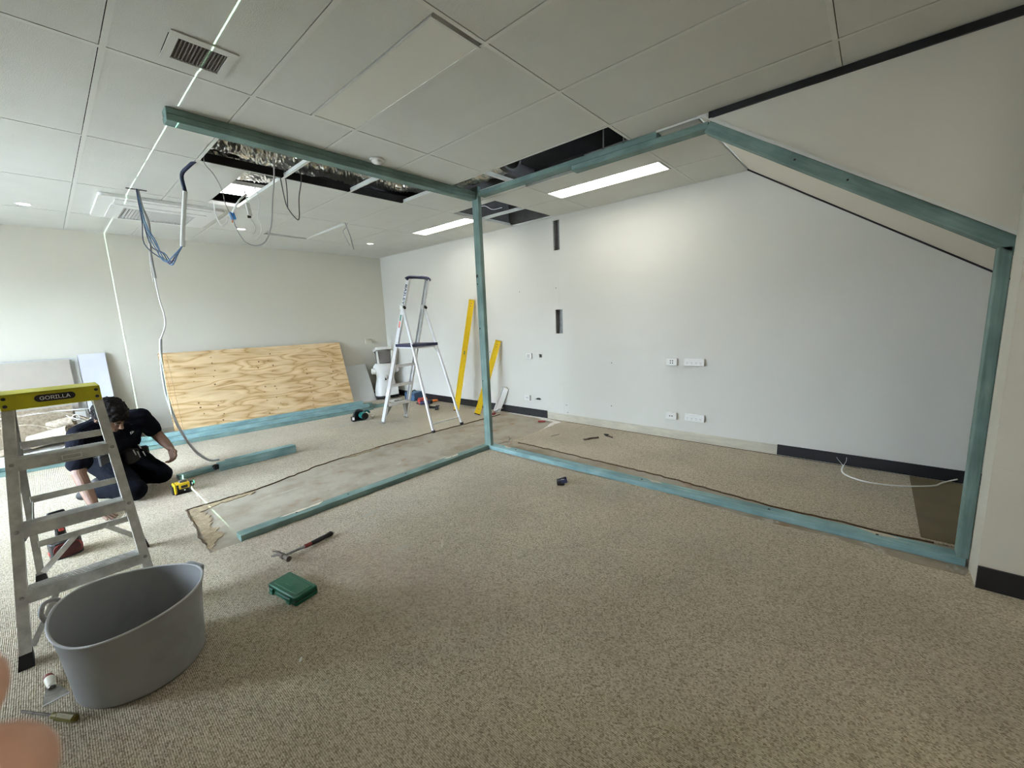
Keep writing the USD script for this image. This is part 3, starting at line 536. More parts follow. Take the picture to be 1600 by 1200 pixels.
# ------------------------------------------------------------------ platform ladder
pl = thing('platform_ladder', 'white aluminium platform ladder with a navy platform and hand rail', 'ladder')
def PF(z, s): return np.array([3.0 + .22 * z / 1.6 if s < 0 else 3.40 + .165 * z / 1.6, 5.15 - .25 * z, z])
def PR(z, s): return np.array([3.10 + .10 * z / 1.58 if s < 0 else 3.58 - .03 * z / 1.58, 4.12 + .375 * z, z])
for s in (-1, 1):
    obj('stile', channel(PF(.02, s), PF(1.97, s), .068, .028, .003, up=(-1 if s < 0 else 1, 0, 0)), 'alu', pl)
    obj('rear_leg', tube([PR(.02, s), PR(1.575, s)], .0185, 12, 0), 'alu', pl, smooth=40)
    obj('hinge_clamp', mv(bx(-.022, .022, -.035, .035, -.03, .03, .005), PF(1.595, s), rx=14), 'white_plastic', pl); obj('hinge_knob', cyl(PF(1.585, s) + [-.01, -.075, 0], PF(1.60, s) + [0, -.035, 0], .016, .02, 12), 'black', pl)
    obj('foot', mv(bx(-.02, .02, -.034, .034, 0, .022, .004), PF(0, s)), 'alu_dark', pl); obj('foot', mv(lathe([(0, 0), (.024, 0), (.022, .03), (0, .03)], 14), PR(0, s)), 'black_rubber', pl)
    b = PR(1.0, s); obj('platform_brace', barm(PR(.93, s), b + [(-s) * .05, .03, .055], .006, .012), 'alu', pl)
obj('cross_bar', tube([PR(.10, -1), PR(.10, 1)], .008, 10, 0), 'alu', pl, smooth=40)
for z in (.27, .545, .82):
    a, b = PF(z, -1), PF(z, 1); st = obj('step', [barm(a + [.02, 0, 0], b + [-.02, 0, 0], .075, .008), barm(a + [.02, -.036, -.014], b + [-.02, -.036, -.014], .005, .032), barm(a + [.02, .036, -.014], b + [-.02, .036, -.014], .005, .032)], 'alu', pl)
for s in (-1, 1): obj('gusset', hullp([PF(.27, s) + [-s * .012, -.036, 0], PF(.27, s) + [-s * .10, -.036, 0], PF(.05, s) + [-s * .012, -.03, 0], PF(.27, s) + [-s * .012, .036, 0], PF(.27, s) + [-s * .10, .036, 0], PF(.05, s) + [-s * .012, .03, 0]]), 'alu_dark', pl)
za = 1.075; a, b, c, d = PF(za, -1), PF(za, 1), PR(za, 1), PR(za, -1)
obj('platform', extr(Polygon([(a[0], a[1]), (b[0], b[1]), (c[0] + .01, c[1] - .02), (d[0] - .01, d[1] - .02)]), .035, za - .0), 'navy', pl)
obj('platform_frame', extr(Polygon([(a[0] + .01, a[1] - .02), (b[0] - .01, b[1] - .02), (c[0], c[1]), (d[0], d[1])]), .02, za - .022), 'alu', pl)
A, B = PF(1.955, -1), PF(1.955, 1)
hr = [A + [-.02, 0, 0], A + [.03, -.02, .028], (A + B) / 2 + [0, -.045, .034], B + [-.03, -.02, .028], B + [.02, 0, 0]]
hm = tube(hr, .03, 12, 8); hm.vertices[:, 2] = (hm.vertices[:, 2] - 1.97) * .75 + 1.97
obj('hand_rail', hm, 'navy', pl, smooth=50)
tx = meshkit.text_mesh('BAILEY', .040, .001, bold=True); tx.apply_translation(-tx.bounds.mean(0) * [1, 1, 0]); tx.apply_scale([.27 / (tx.bounds[1][0] - tx.bounds[0][0]), 1, 1])
Mf = np.eye(4); dv = PF(1.9, -1) - PF(1.6, -1); dv /= np.linalg.norm(dv); Mf[:3, 0] = -dv; Mf[:3, 2] = [-1, 0, 0]; Mf[:3, 2] -= dv * (Mf[:3, 2] @ dv); Mf[:3, 2] /= np.linalg.norm(Mf[:3, 2]); Mf[:3, 1] = np.cross(Mf[:3, 2], Mf[:3, 0]); Mf[:3, 3] = PF(1.76, -1) + [-.0005, 0, 0]
tx.apply_transform(Mf); obj('lettering', tx, 'navy', pl, label='dark blue lettering running down the ladder stile')
for z0, z1, mt in ((1.42, 1.50, 'sticker_green'), (1.33, 1.415, 'sticker_red')): obj('sticker', barm(PF(z0, -1) + [-.0005, 0, 0], PF(z1, -1) + [-.0005, 0, 0], .034, .001, (-1, 0, 0), 0), mt, pl)

# ------------------------------------------------------------------ flexible tub
tb = thing('flexible_tub', 'large grey flexible rubber tub standing empty on the carpet beside the step ladder', 'tub', loc=(.087, 2.21, 0))
def tubshape(inner):
    n, V, F = 72, [], []
    prof = [(0.0, .0), (.93, .0), (1.0, .02), (1.02, .08), (1.06, .2), (1.10, .29), (1.13, .335)]
    off = -.005 if inner else 0; lift = .006 if inner else 0
    for k, (s, z) in enumerate(prof):
        for a in np.arange(n) * 2 * np.pi / n:
            f = z / .335; rx = (.205 + off) * s * (1 - .0 * f) * (1 if s else 0); ry = (.205 + off) * s * (1 + .14 * f)
            zz = z + (lift if z < .02 else 0) + f ** 2 * (.018 * math.cos(2 * (a + .95)) + .006 * math.sin(3 * a + .6))
            x, y = rx * math.cos(a), ry * math.sin(a) - .03 * f
            V.append((x + .012 * f * math.sin(2 * a), y, zz))
    m = len(prof)
    for k in range(m - 1):
        for j in range(n):
            q = (j + 1) % n; F += [[k * n + j, k * n + q, (k + 1) * n + q], [k * n + j, (k + 1) * n + q, (k + 1) * n + j]]
    return np.array(V), np.array(F), n, m
Vo, Fo, n, mm = tubshape(False); Vi, Fi, _, _ = tubshape(True)
top = [[(mm - 1) * n + j, (mm - 1) * n + (j + 1) % n, len(Vo) + (mm - 1) * n + (j + 1) % n] for j in range(n)] + [[(mm - 1) * n + j, len(Vo) + (mm - 1) * n + (j + 1) % n, len(Vo) + (mm - 1) * n + j] for j in range(n)]
obj('bowl', trimesh.Trimesh(np.vstack([Vo, Vi]), np.vstack([Fo, Fi[:, ::-1] + len(Vo), top]), process=False), 'tub', tb, smooth=50)
rim = Vo[(mm - 1) * n:]; rim = np.vstack([rim, rim[:1]])
obj('rim', tube(rim, .0045, 8, 0), 'tub_rim', tb, smooth=True)
def handle(a, up=.028):
    k = int(a / 360 * n) % n; P = rim[k]; o = P[:2] / np.linalg.norm(P[:2]); tng = np.array([-o[1], o[0]])
    pts = [np.r_[P[:2] + tng * .055 - o * .002, P[2] - .02], np.r_[P[:2] + tng * .045 + o * .012, P[2] + up * .45], np.r_[P[:2] + o * .022, P[2] + up], np.r_[P[:2] - tng * .045 + o * .012, P[2] + up * .45], np.r_[P[:2] - tng * .055 - o * .002, P[2] - .02]]
    obj('handle', tube(pts, .008, 10, 6), 'tub', tb, smooth=True)
handle(152); handle(28, -.012)

# ------------------------------------------------------------------ boards and sheets along the back wall
def leaning(name, label, cat, x0, x1, top, yb, yt, th, mat, zb=0., dz=0., group=None, edge=None, knots=0):
    """a sheet whose face looks at -y; its bottom front edge at yb, its top at yt"""
    hgt = math.hypot(top - zb, yt - yb); tilt = math.degrees(math.atan2(yt - yb, top - zb))
    t = thing(name, label, cat, loc=((x0 + x1) / 2, yb, zb), rot=(90 - tilt, dz, 0), group=group)
    w = x1 - x0
    obj('face', bx(-w / 2, w / 2, 0, hgt, 0, .001), mat, t); obj('core', bx(-w / 2, w / 2, 0, hgt, -th, -.0002), edge or mat, t)
    return t, w, hgt
for k, (xl, lab) in enumerate(((1.06, 'front plywood sheet with knotty grain leaning on the back wall'), (1.015, 'second plywood sheet, its edge showing behind the front sheet'), (.975, 'rearmost plywood sheet of the three leaning on the back wall'))):
    t, w, h = leaning('plywood_sheet', lab, 'plywood', xl, xl + 2.40, 1.112, 6.80 + .02 * k, 7.155 + .02 * k, .0175, 'plywood', dz=.55, edge='ply_edge')
    if k == 0:
        r = np.random.default_rng(5)
        for cx in (-.95, -.72, -.12, .02, .55, .95):
            for q in range(11):
                if r.random() < .8: continue_ = True
                else: continue
                obj('knot', mv(lathe([(0, 0), (.008, 0), (.007, .0006), (0, .0009)], 8), (cx + r.normal(0, .02), .05 + q * .1 + r.normal(0, .02), .0010), s=.8 + .8 * r.random()), 'knot', t)
leaning('white_board', 'small pale grey board leaning on the wall right of the plywood', 'board', 3.40, 3.945, .662, 6.90, 7.205, .012, 'board_grey', dz=1.0)
leaning('plasterboard_sheet', 'wide beige sheet with a white top edge leaning at the far left', 'board', -1.62, .165, 1.135, 7.02, 7.15, .013, 'board_beige', edge='board_white', dz=.3)
leaning('plasterboard_sheet', 'grey sheet just behind the wide beige sheet, only its right edge showing', 'board', -1.5, .235, 1.15, 7.06, 7.19, .013, 'board_grey', dz=.3)
leaning('shelf_board', 'narrow upright lilac-white board leaning left of the laser line', 'board',   .245, .484, 1.178, 7.02, 7.19, .02, 'board_lilac')
# stacked timbers
def stick2(label, p, q, w, h, mat, group=None, name='timber_length'):
    m, M = bar(p, q, w, h, (0, 0, 1), .003); return obj(name, m, mat, label=label, cat='timber', group=group, mx=M)
u = np.array([.9925, -.122, 0]); v = np.array([.122, .9925, 0]); o0 = np.array([-.44, 6.60, 0])
G = 'long treated timbers stacked below the plywood'
labs = ['front long blue-green timber at the bottom of the floor stack', 'second long timber from the front in the bottom row of the floor stack', 'third long timber at the back of the bottom row of the floor stack', 'front long timber in the upper row of the floor stack', 'rear long timber in the upper row of the floor stack', 'topmost thin long timber lying on the floor stack']
for k, (s0, s1, d, z) in enumerate(((-.95, 3.90, .045, .0225), (-.5, 4.22, .140, .0225), (-.1, 4.05, .235, .0225), (-.7, 3.86, .095, .068), (-.1, 3.95, .192, .068), (.95, 3.80, .205, .1135))):
    stick2(labs[k], o0 + u * s0 + v * d + [0, 0, z], o0 + u * s1 + v * d + [0, 0, z], .089, .0445, 'treated_bright' if k in (3, 5) else 'treated')  # lighter timber colour on some rows stands in for lit edges over shaded faces
stick2('short thick offcut of treated timber on edge on the carpet, front one of a pair', (.978, 4.838, .045), (1.70, 4.815, .045), .044, .089, 'treated_bright')
stick2('short offcut of treated timber on edge, just behind the front one', (1.05, 4.885, .045), (1.69, 4.863, .045), .044, .089, 'treated_bright')
stick2('short offcut of treated timber lying flat behind the pair on edge', (.99, 4.960, .03), (1.62, 4.935, .03), .088, .044, 'treated_bright')
stick2('flat blue timber lying between the kneeling man and the short offcuts', (.66, 4.90, .0225), (.965, 4.935, .0225), .085, .044, 'treated_bright')
obj('packer', mv(bx(-.055, .055, -.012, .012, 0, .02, .003), (1.24, 5.1, 0), rz=8), 'black', label='small dark packer on the carpet behind the short timbers', cat='packer')
t = thing('cable_clamp', 'black cable clamp biting the end of the grey conduit on the short timbers', 'clamp', loc=(.955, 4.845, .045), rot=(0, 0, 20))
obj('jaw', bx(-.022, .018, -.02, .012, -.02, .03, .005), 'black', t); obj('lever', mv(bx(-.035, .0, -.006, .006, 0, .012, .003), (0, 0, .025), ry=-20), 'black', t)

# ------------------------------------------------------------------ carpet and board scraps on the left of the stack
obj('white_offcut_board', mv(bx(-.62, .40, -.17, .17, 0, .075, .002), (-.15, 6.76, .0925), rz=-4), 'board_white', label='white board lying flat across the timber stack at the far left', cat='board')
obj('white_offcut_board', mv(bx(-.45, .36, -.14, .14, 0, .02, .002), (-.08, 6.80, .169), rz=-3), 'board_white', label='smaller white board on top of the flat white board at far left', cat='board')
def roll(label, p, q, r0, turns, mat, wdt=None):
    p, q = np.array(p, float), np.array(q, float); L = np.linalg.norm(q - p); a = np.linspace(0, turns * 2 * np.pi, int(turns * 26)); r = r0 * (1 - .55 * a / a[-1])
    C = np.stack([r * np.cos(a), r * np.sin(a)], 1); nn = np.stack([np.cos(a), np.sin(a)], 1)
    poly = Polygon(np.vstack([C, (C - nn * .008)[::-1]])).buffer(0)
    m = extr(poly, L); m.apply_transform(np.array([[0, 0, 1, 0], [1, 0, 0, 0], [0, 1, 0, 0], [0, 0, 0, 1.]])); m.apply_transform(frame(p, q))
    return obj('carpet_roll', m, mat, label=label, cat='carpet roll', smooth=35)
roll('rolled scrap of pale carpet, largest of the pile behind the step ladder', (-.24, 6.62, .30), (.05, 6.50, .37), .085, 1.7, 'carpet_scrap')
roll('smaller rolled carpet scrap behind the largest roll', (-.10, 6.90, .40), (.10, 6.84, .44), .065, 1.5, 'carpet_scrap')
def sheetstrip(label, P, w, th, mat, name='carpet_strip'):
    P = spl(P, 8); T = np.gradient(P, axis=0); T /= np.linalg.norm(T, axis=1, keepdims=True); sd = np.cross(T, [0, 0, 1.]); sd /= np.linalg.norm(sd, axis=1, keepdims=True) + 1e-9
    up = np.cross(sd, T); k = len(P); V = np.vstack([P - sd * w / 2, P + sd * w / 2, P + sd * w / 2 + up * th, P - sd * w / 2 + up * th]); F = []
    for i in range(k - 1):
        for a in range(4):
            b = (a + 1) % 4; F += [[a * k + i, b * k + i, b * k + i + 1], [a * k + i, b * k + i + 1, a * k + i + 1]]
    F += [[0, 2 * k, k], [0, 3 * k, 2 * k], [k - 1, 2 * k - 1, 3 * k - 1], [k - 1, 3 * k - 1, 4 * k - 1]]
    return obj(name, trimesh.Trimesh(V, F), mat, label=label, cat='carpet strip', smooth=40)
sheetstrip('brown carpet offcut folded over the white boards behind the ladder', [(-.50, 6.75, .20), (-.30, 6.82, .25), (-.05, 6.84, .29), (.12, 6.80, .29), (.22, 6.7, .24)], .24, .01, 'carpet_back')
sheetstrip('long narrow pale carpet strip arching over the scrap pile', [(-.40, 6.7, .55), (-.2, 6.7, .60), (0, 6.72, .57), (.14, 6.72, .50), (.26, 6.66, .42)], .05, .008, 'carpet_scrap')
sheetstrip('second narrow pale strip arching lower over the scrap pile', [(-.42, 6.62, .50), (-.25, 6.6, .50), (-.12, 6.58, .455), (-.02, 6.55, .40)], .035, .007, 'carpet_scrap')
sheetstrip('thin straight white strip lying across the top of the scrap pile', [(-.5, 6.85, .555), (-.1, 6.85, .57), (.30, 6.85, .545)], .025, .012, 'board_white', 'plastic_strip')
sheetstrip('folded white strip under the large carpet roll', [(-.02, 6.50, .20), (.05, 6.48, .255), (.18, 6.48, .265), (.32, 6.5, .25)], .16, .008, 'board_white', 'plastic_strip')
for k, (lab, P) in enumerate((('pale curled trim strip in front of the timber stack, upper', [(-.35, 6.50, .17), (-.12, 6.46, .185), (.10, 6.45, .225), (.30, 6.5, .25)]), ('pale curled trim strip in front of the timber stack, lower', [(-.2, 6.44, .125), (.02, 6.43, .15), (.2, 6.44, .19), (.34, 6.5, .20)]))):
    sheetstrip(lab, P, .03, .006, 'carpet_scrap')
obj('wire_tangle', tube(np.array([(.05, 6.72, .53), (.08, 6.70, .50), (.12, 6.68, .53), (.15, 6.70, .49), (.11, 6.72, .46), (.08, 6.70, .50), (.14, 6.66, .47), (.2, 6.68, .44), (.24, 6.70, .47), (.18, 6.70, .43), (.13, 6.68, .42)]), .005, 6, 6), 'white_cable', label='tangle of thin white wire on the scrap pile', cat='wire', smooth=True)
leaning('carpet_offcut', 'brown carpet offcut propped upright against the beige sheet behind the scrap pile', 'carpet offcut', -.55, .11, .60, 6.96, 7.045, .009, 'carpet_back', zb=.192)
t = thing('white_carton', 'small white box standing behind the scrap pile by the lilac board', 'box', loc=(.155, 6.80, .19)); obj('carton', bx(-.03, .055, .11, .15, .0, .355, .003), 'board_white', t); obj('lid_strip', bx(-.032, .057, .108, .152, .34, .36, .002), 'board_beige', t)

# ------------------------------------------------------------------ white machine in the corner
vc = thing('vacuum_cleaner', 'white wheeled wet vacuum with a looped handle standing in the far corner', 'vacuum cleaner', loc=(4.17, 6.90, 0), rot=(0, 0, -14))
def loft(prof, sides=32, p=3.0):
    V, F = [], []
    a = np.arange(sides) * 2 * np.pi / sides
    for x, y, cx, cy, z in prof:
        c, s = np.cos(a), np.sin(a); V.append(np.stack([cx + x * np.sign(c) * np.abs(c) ** (2 / p), cy + y * np.sign(s) * np.abs(s) ** (2 / p), np.full(sides, z)], 1))
    k = len(V); V = np.vstack(V + [[[prof[0][2], prof[0][3], prof[0][4]], [prof[-1][2], prof[-1][3], prof[-1][4]]]])
    for i in range(k - 1):
        for j in range(sides):
            q = (j + 1) % sides; F += [[i * sides + j, i * sides + q, (i + 1) * sides + q], [i * sides + j, (i + 1) * sides + q, (i + 1) * sides + j]]
    for j in range(sides):
        q = (j + 1) % sides; F += [[k * sides, q, j], [k * sides + 1, (k - 1) * sides + j, (k - 1) * sides + q]]
    return trimesh.Trimesh(V, F, process=False)
obj('body', loft([(.19, .15, 0, 0, .05), (.215, .17, 0, 0, .06), (.20, .16, 0, 0, .16), (.175, .145, 0, 0, .28), (.150, .135, 0, 0, .38), (.155, .135, 0, 0, .44), (.19, .15, 0, 0, .50), (.205, .155, 0, 0, .56), (.19, .15, 0, 0, .62), (.15, .12, 0, .01, .66)]), 'board_white', vc, smooth=40)
obj('skirt', loft([(.205, .16, 0, 0, .025), (.222, .178, 0, 0, .03), (.222, .178, 0, 0, .062), (.21, .165, 0, 0, .07)]), 'black', vc, smooth=40)
obj('front_flap', mv(bx(-.12, .14, -.02, .0, 0, .15, .008), (.04, -.155, .07), rx=-8), 'board_white', vc)
for s in (-1, 1): obj('side_knob', cyl((s * .19, -.03, .53), (s * .245, -.03, .53), .06, .052, 20), 'white_plastic', vc, smooth=40)
hd = obj('head', mv(loft([(.11, .10, 0, 0, 0), (.125, .11, 0, 0, .02), (.13, .11, 0, .015, .18), (.14, .115, 0, .02, .23)]), (0, 0, .66), rx=-6), 'grille_dark', vc, smooth=40)
fr_ = sbox(-.155, -.12, .155, .12).buffer(-.03).buffer(.03).difference(sbox(-.105, -.03, .085, .075))
obj('handle_frame', mv(extr(fr_, .05), (0, .03, .895), rx=-14), 'white_plastic', vc)
for s in (-1, 1): obj('handle_post', barm((s * .125, -.06, .66), (s * .14, -.07, .90), .035, .03, (0, -1, 0)), 'white_plastic', vc)
obj('nozzle', cyl((-.03, -.15, .43), (-.02, -.20, .40), .03, .025, 14), 'slat_grey', vc, smooth=40); obj('latch', bx(-.055, -.03, -.165, -.14, .36, .42, .004), 'black', vc)
# things on the floor near the corner
t = thing('sanding_block', 'grey blocks of sandpaper lying in front of the white machine', 'sandpaper', loc=(4.02, 6.42, 0), rot=(0, 0, 20)); obj('block', bx(-.06, .06, -.05, .05, 0, .04, .004), 'slat_grey', t); obj('sheet', bx(-.02, .20, -.03, .12, .0, .012, .002), 'board_grey', t); obj('strip', bx(.05, .16, .0, .03, .012, .028, .003), 'board_white', t)
t = thing('blue_tool_box', 'dull blue plastic tool box against the skirting in the far corner', 'tool box', loc=(4.32, 6.23, 0), rot=(0, 0, 10)); obj('box', bx(-.12, .11, -.12, .12, 0, .11, .008), 'blue_box', t); obj('lid', bx(-.125, .115, -.125, .125, .11, .15, .01), 'blue_box', t); obj('lid_handle', tube([(-.04, 0, .15), (-.03, 0, .175), (.03, 0, .175), (.04, 0, .15)], .007, 8, 4), 'black', t, smooth=True)
t = thing('orange_tool_bag', 'crumpled orange and red tool pouch beside the blue tool box', 'tool pouch', loc=(4.24, 5.92, 0), rot=(0, 0, 30)); obj('pouch', bones([((-.07, 0, .04), .04, (.06, .01, .035), .035), ((0, .03, .05), .035, (.10, .03, .03), .028)], .02, 6), 'red', t, smooth=True); obj('flap', bones([((.09, .0, .045), .03, (.15, -.03, .03), .025)], .02, 4), 'orange', t, smooth=True)
t = thing('red_tool_bag', 'small orange hand tool lying against the skirting right of the white ladder leg', 'hand tool', loc=(4.36, 5.72, 0), rot=(0, 0, -15)); obj('grip', bones([((-.06, 0, .03), .025, (.06, 0, .025), .02)], .015, 4), 'orange', t, smooth=True); obj('head', bx(-.12, -.05, -.03, .03, 0, .05, .008), 'dark_red', t)
def drill(name, label, loc, rz, body, acc, lay=True, s=1.):
    t = thing(name, label, 'cordless drill', loc=loc, rot=(0, 0, rz))
    obj('motor_housing', bones([((-.07, 0, .05), .030, (.05, 0, .05), .032)], .012, 4), body, t, smooth=True)
    obj('collar', cyl((.05, 0, .05), (.085, 0, .05), .030, .026, 18), acc, t, smooth=40); obj('chuck', cyl((.085, 0, .05), (.125, 0, .05), .022, .013, 14), 'black', t, smooth=40)
    obj('grip', bones([((-.03, 0, .05), .024, (-.055, -.11, .04), .021)], .012, 4), body, t, smooth=True)
    obj('battery', mv(bx(-.055, .055, -.03, .03, 0, .065, .008), (-.055, -.145, .005), rz=-10), 'black', t); obj('battery_label', mv(bx(-.035, .03, -.0315, -.0305, .02, .05), (-.055, -.145, .005), rz=-10), 'white_plastic', t)
    obj('trigger', bx(-.012, .004, -.055, -.02, .035, .055, .004), acc, t)
drill('cordless_drill', 'black cordless drill lying on its side behind the white ladder leg', (3.92, 5.30, 0), 50, 'black', 'grille_dark')
drill('cordless_drill', 'small blue and black driver lying behind the black drill near the corner', (4.08, 5.62, 0), 130, 'navy', 'red')
# circular saw
t = thing('circular_saw', 'teal and black circular saw resting on the carpet by the timber stack', 'circular saw', loc=(2.94, 5.62, 0), rot=(0, 0, -8))
obj('base_plate', bx(-.14, .14, -.07, .07, 0, .006, .002), 'steel', t); obj('motor', cyl((.02, -.10, .07), (.02, .03, .07), .052, .052, 24), 'teal_tool', t, smooth=40); obj('motor_cap', cyl((.02, -.115, .07), (.02, -.099, .07), .044, .050, 24), 'black', t, smooth=40)
obj('blade_guard', cyl((-.02, .02, .075), (-.02, .05, .075), .085, .085, 28), 'black', t, smooth=40); obj('rear_handle', tube([(.02, 0, .12), (-.04, 0, .15), (-.09, 0, .12), (-.115, 0, .06)], .018, 12, 6), 'black', t, smooth=True)
obj('front_handle', tube([(.04, 0, .11), (.09, 0, .125), (.13, 0, .09)], .017, 12, 5), 'teal_tool', t, smooth=True); obj('battery', bx(-.15, -.085, -.04, .02, .008, .075, .007), 'black', t); obj('dust_port', cyl((-.15, -.05, .05), (-.12, -.06, .05), .022, .022, 14), 'white_plastic', t, smooth=40); obj('bevel_knob', cyl((.135, -.05, .03), (.16, -.05, .03), .016, .02, 12), 'white_plastic', t)
# spirit levels
def level(label, p, q, holes):
    p, q = np.array(p, float), np.array(q, float); L = np.linalg.norm(q - p); M = frame(p, q, (.75, -.65, 0)); t = thing('spirit_level', label, 'spirit level', mat=M)
    obj('beam', [bx(0, L, -.013, .013, .030, .042, .002), bx(0, L, -.013, .013, -.042, -.030, .002), bx(0, L, -.008, .008, -.032, .032, .001)], 'yellow_level', t)
    for k in (.0, L - .012): obj('end_cap', bx(k, k + .012, -.015, .015, -.044, .044, .002), 'yellow_level' if k else 'black', t)
    for a in holes:
        w = obj('vial_housing', bx(a - .05, a + .05, -.0125, .0125, -.028, .028, .003), 'yellow_level', t); obj('vial', mv(bx(-.03, .03, -.0135, .0135, -.008, .008, .002), (a, 0, 0)), 'sticker_green', w)
    for a in (.08, L - .06, L - .1): obj('hang_hole', mv(lathe([(0, 0), (.007, 0), (.007, .002), (0, .002)], 10), (a, .0085, .0), rx=-90), 'grille_dark', t); obj('hang_hole', mv(lathe([(0, 0), (.007, 0), (.007, .002), (0, .002)], 10), (a, -.0085, .0), rx=90), 'grille_dark', t)
level('long yellow spirit level leaning on the white wall behind the corner post, farther one', (4.02, 4.735, .03), (4.43, 4.685, 1.70), (.9,))
level('shorter yellow spirit level leaning on the white wall right of the corner post', (4.015, 4.27, .03), (4.44, 4.175, 1.075), (.55,))
# white trim offcuts on the right wall
t = thing('trim_offcut', 'short white moulded trim offcut leaning on the black skirting', 'trim offcut', mat=frame((4.40, 4.235, .0), (4.466, 4.085, .375), (-1, -.5, .3)))
obj('board', bx(0, .40, -.05, .03, 0, .014, .002), 'board_white', t); obj('bead', bx(0, .40, .032, .058, .002, .02, .004), 'board_white', t); obj('torn_end', hullp([(.40, -.05, 0), (.40, .03, 0), (.425, -.01, .004), (.415, .02, .012), (.40, -.05, .012), (.40, .03, .012)]), 'plaster_pale', t)
def hand_bit(name, label, cat, loc, rz, parts):
    t = thing(name, label, cat, loc=loc, rot=(0, 0, rz))
    for nme, me, ma in parts: obj(nme, me, ma, t, smooth=35)
hand_bit('wire_terminal', 'dark red wire terminal block with cable tails on the bare floor', 'terminal block', (4.235, 4.14, -.006), 25, [('block', bx(-.04, .04, -.02, .02, 0, .035, .004), 'dark_red'), ('cable_tail', tube([(.04, 0, .02), (.10, .0, .03), (.17, -.03, .05), (.22, -.08, .06)], .006, 8, 6), 'grey_cable'), ('cable_tail', tube([(.04, .01, .02), (.10, .03, .02), (.18, .0, .03), (.24, -.05, .05)], .006, 8, 6), 'dark_cable')])
hand_bit('chisel', 'dark red handled chisel lying on the bare floor near the skirting end', 'chisel', (4.27, 3.27, -.006), -60, [('grip', bones([((-.05, 0, .014), .013, (.03, 0, .013), .012)], .008, 3), 'dark_red'), ('blade', bx(.04, .09, -.008, .008, .006, .012, .001), 'steel')])
hand_bit('chisel', 'flat grey cold chisel lying on the inner carpet, left one of two', 'chisel', (3.94, 2.33, 0), -38, [('blade', hullp([(-.09, -.022, 0), (-.09, .022, 0), (-.09, -.022, .006), (-.09, .022, .006), (-.02, -.011, 0), (-.02, .011, 0), (-.02, -.011, .016), (-.02, .011, .016)]), 'rust_steel'), ('shank', cyl((-.025, 0, .011), (.09, 0, .011), .010, .010, 8), 'rust_steel')])
hand_bit('drill_bit', 'short black driver bit holder lying on the inner carpet, right one of two', 'tool bit', (4.12, 2.21, 0), 68, [('shank', cyl((-.07, 0, .011), (.01, 0, .011), .008, .009, 10), 'rust_steel'), ('collar', cyl((.01, 0, .015), (.05, 0, .015), .016, .014, 12), 'black'), ('tip', cyl((.05, 0, .015), (.075, 0, .015), .010, .008, 8), 'black')])
hand_bit('tie_wire', 'thin bent grey wire scrap on the inner carpet left of the chisel', 'wire', (3.83, 2.75, 0), -10, [('strand', tube([(-.07, 0, .003), (-.02, .01, .004), (.03, -.005, .004), (.07, .0, .003)], .0025, 6, 5), 'dark_cable')])
hand_bit('tie_wire', 'bent dark wire offcut standing on the bare floor by the corner post', 'wire', (3.35, 3.06, -.006), 0, [('strand', tube([(-.12, .05, .003), (-.04, .02, .004), (.0, .0, .004)], .003, 6, 5), 'dark_cable'), ('spike', tube([(.0, .0, .004), (.004, -.01, .03), (.0, -.01, .07)], .003, 6, 5), 'dark_cable'), ('twig', tube([(.0, 0, .03), (.04, -.01, .04)], .0025, 6, 0), 'dark_cable')])
# tape measure / clip left in front of the frame
t = thing('pliers_holder', 'small black U-shaped plastic clip lying on the carpet in front of the long plate', 'clip', loc=(2.69, 1.885, 0), rot=(0, 0, -50))
obj('base', extr(sbox(-.035, -.03, .03, .03).buffer(-.012).buffer(.012), .035), 'black', t)
for s in (-1, 1): obj('prong', mv(bx(-.02, .055, -.007, .007, 0, .03, .005), (0, s * .023, .012), rz=s * 8, ry=-12), 'navy', t)
obj('spring', bx(.0, .03, -.012, .012, .034, .040, .002), 'steel', t)
def shaving(label, loc, rz, L, mat='timber_scar', w=.018):
    P = np.array([(t_ * L, .18 * L * math.sin(t_ * 3.14), .004 + .012 * math.sin(t_ * 3.1)) for t_ in np.linspace(-.5, .5, 9)]); m = tube(P, [.002, w / 2, w / 2, .002], 8, 0); m.vertices[:, 2] = m.vertices[:, 2] * .5
    obj('wood_shaving', m, mat, label=label, cat='wood shaving', loc=loc, rot=(0, 0, rz), smooth=True)
shaving('curled pale wood shaving on the carpet, largest of the scraps', (1.475, 1.955, 0), 20, .105)
shaving('thin pale sliver on the carpet by the front of the long plate', (2.79, 1.30, 0), 60, .05, w=.006)
shaving('short straight pale sliver in the middle of the open carpet', (1.96, 1.70, 0), -20, .045, w=.005)
shaving('tiny white chip on the near carpet right of the tub', (.52, 1.72, 0), 10, .02, 'print_white', .012)
for k, (x, y, sx, sy) in enumerate([(1.44, 2.72, .11, .018), (1.28, 2.12, .06, .03), (2.60, 5.55, .28, .05), (1.42, 5.35, .20, .02), (2.85, 1.55, .05, .015)]):
    P = [(x + sx * math.cos(a) * (.6 + .5 * rng.random()), y + sy * math.sin(a) * (.6 + .5 * rng.random())) for a in np.linspace(0, 6.28, 18, endpoint=False)]
    obj('dust_patch', extr(Polygon(P).buffer(0), .0009, .0), 'plaster_smear', label=('long thin streak of white dust on the carpet below the short plate', 'small scatter of pale dust near the curled shaving', 'pale sawdust patch on the carpet left of the circular saw', 'thin streak of pale dust behind the short timbers', 'tiny pale dust spot by the long plate')[k], cat='dust', kind='stuff')
obj('floor_mat', bx(3.275, 4.44, -1.65, -.297, 0, .004), 'mat_brown', label='brown hardboard sheet lying at the dark end under the soffit', cat='floor sheet')

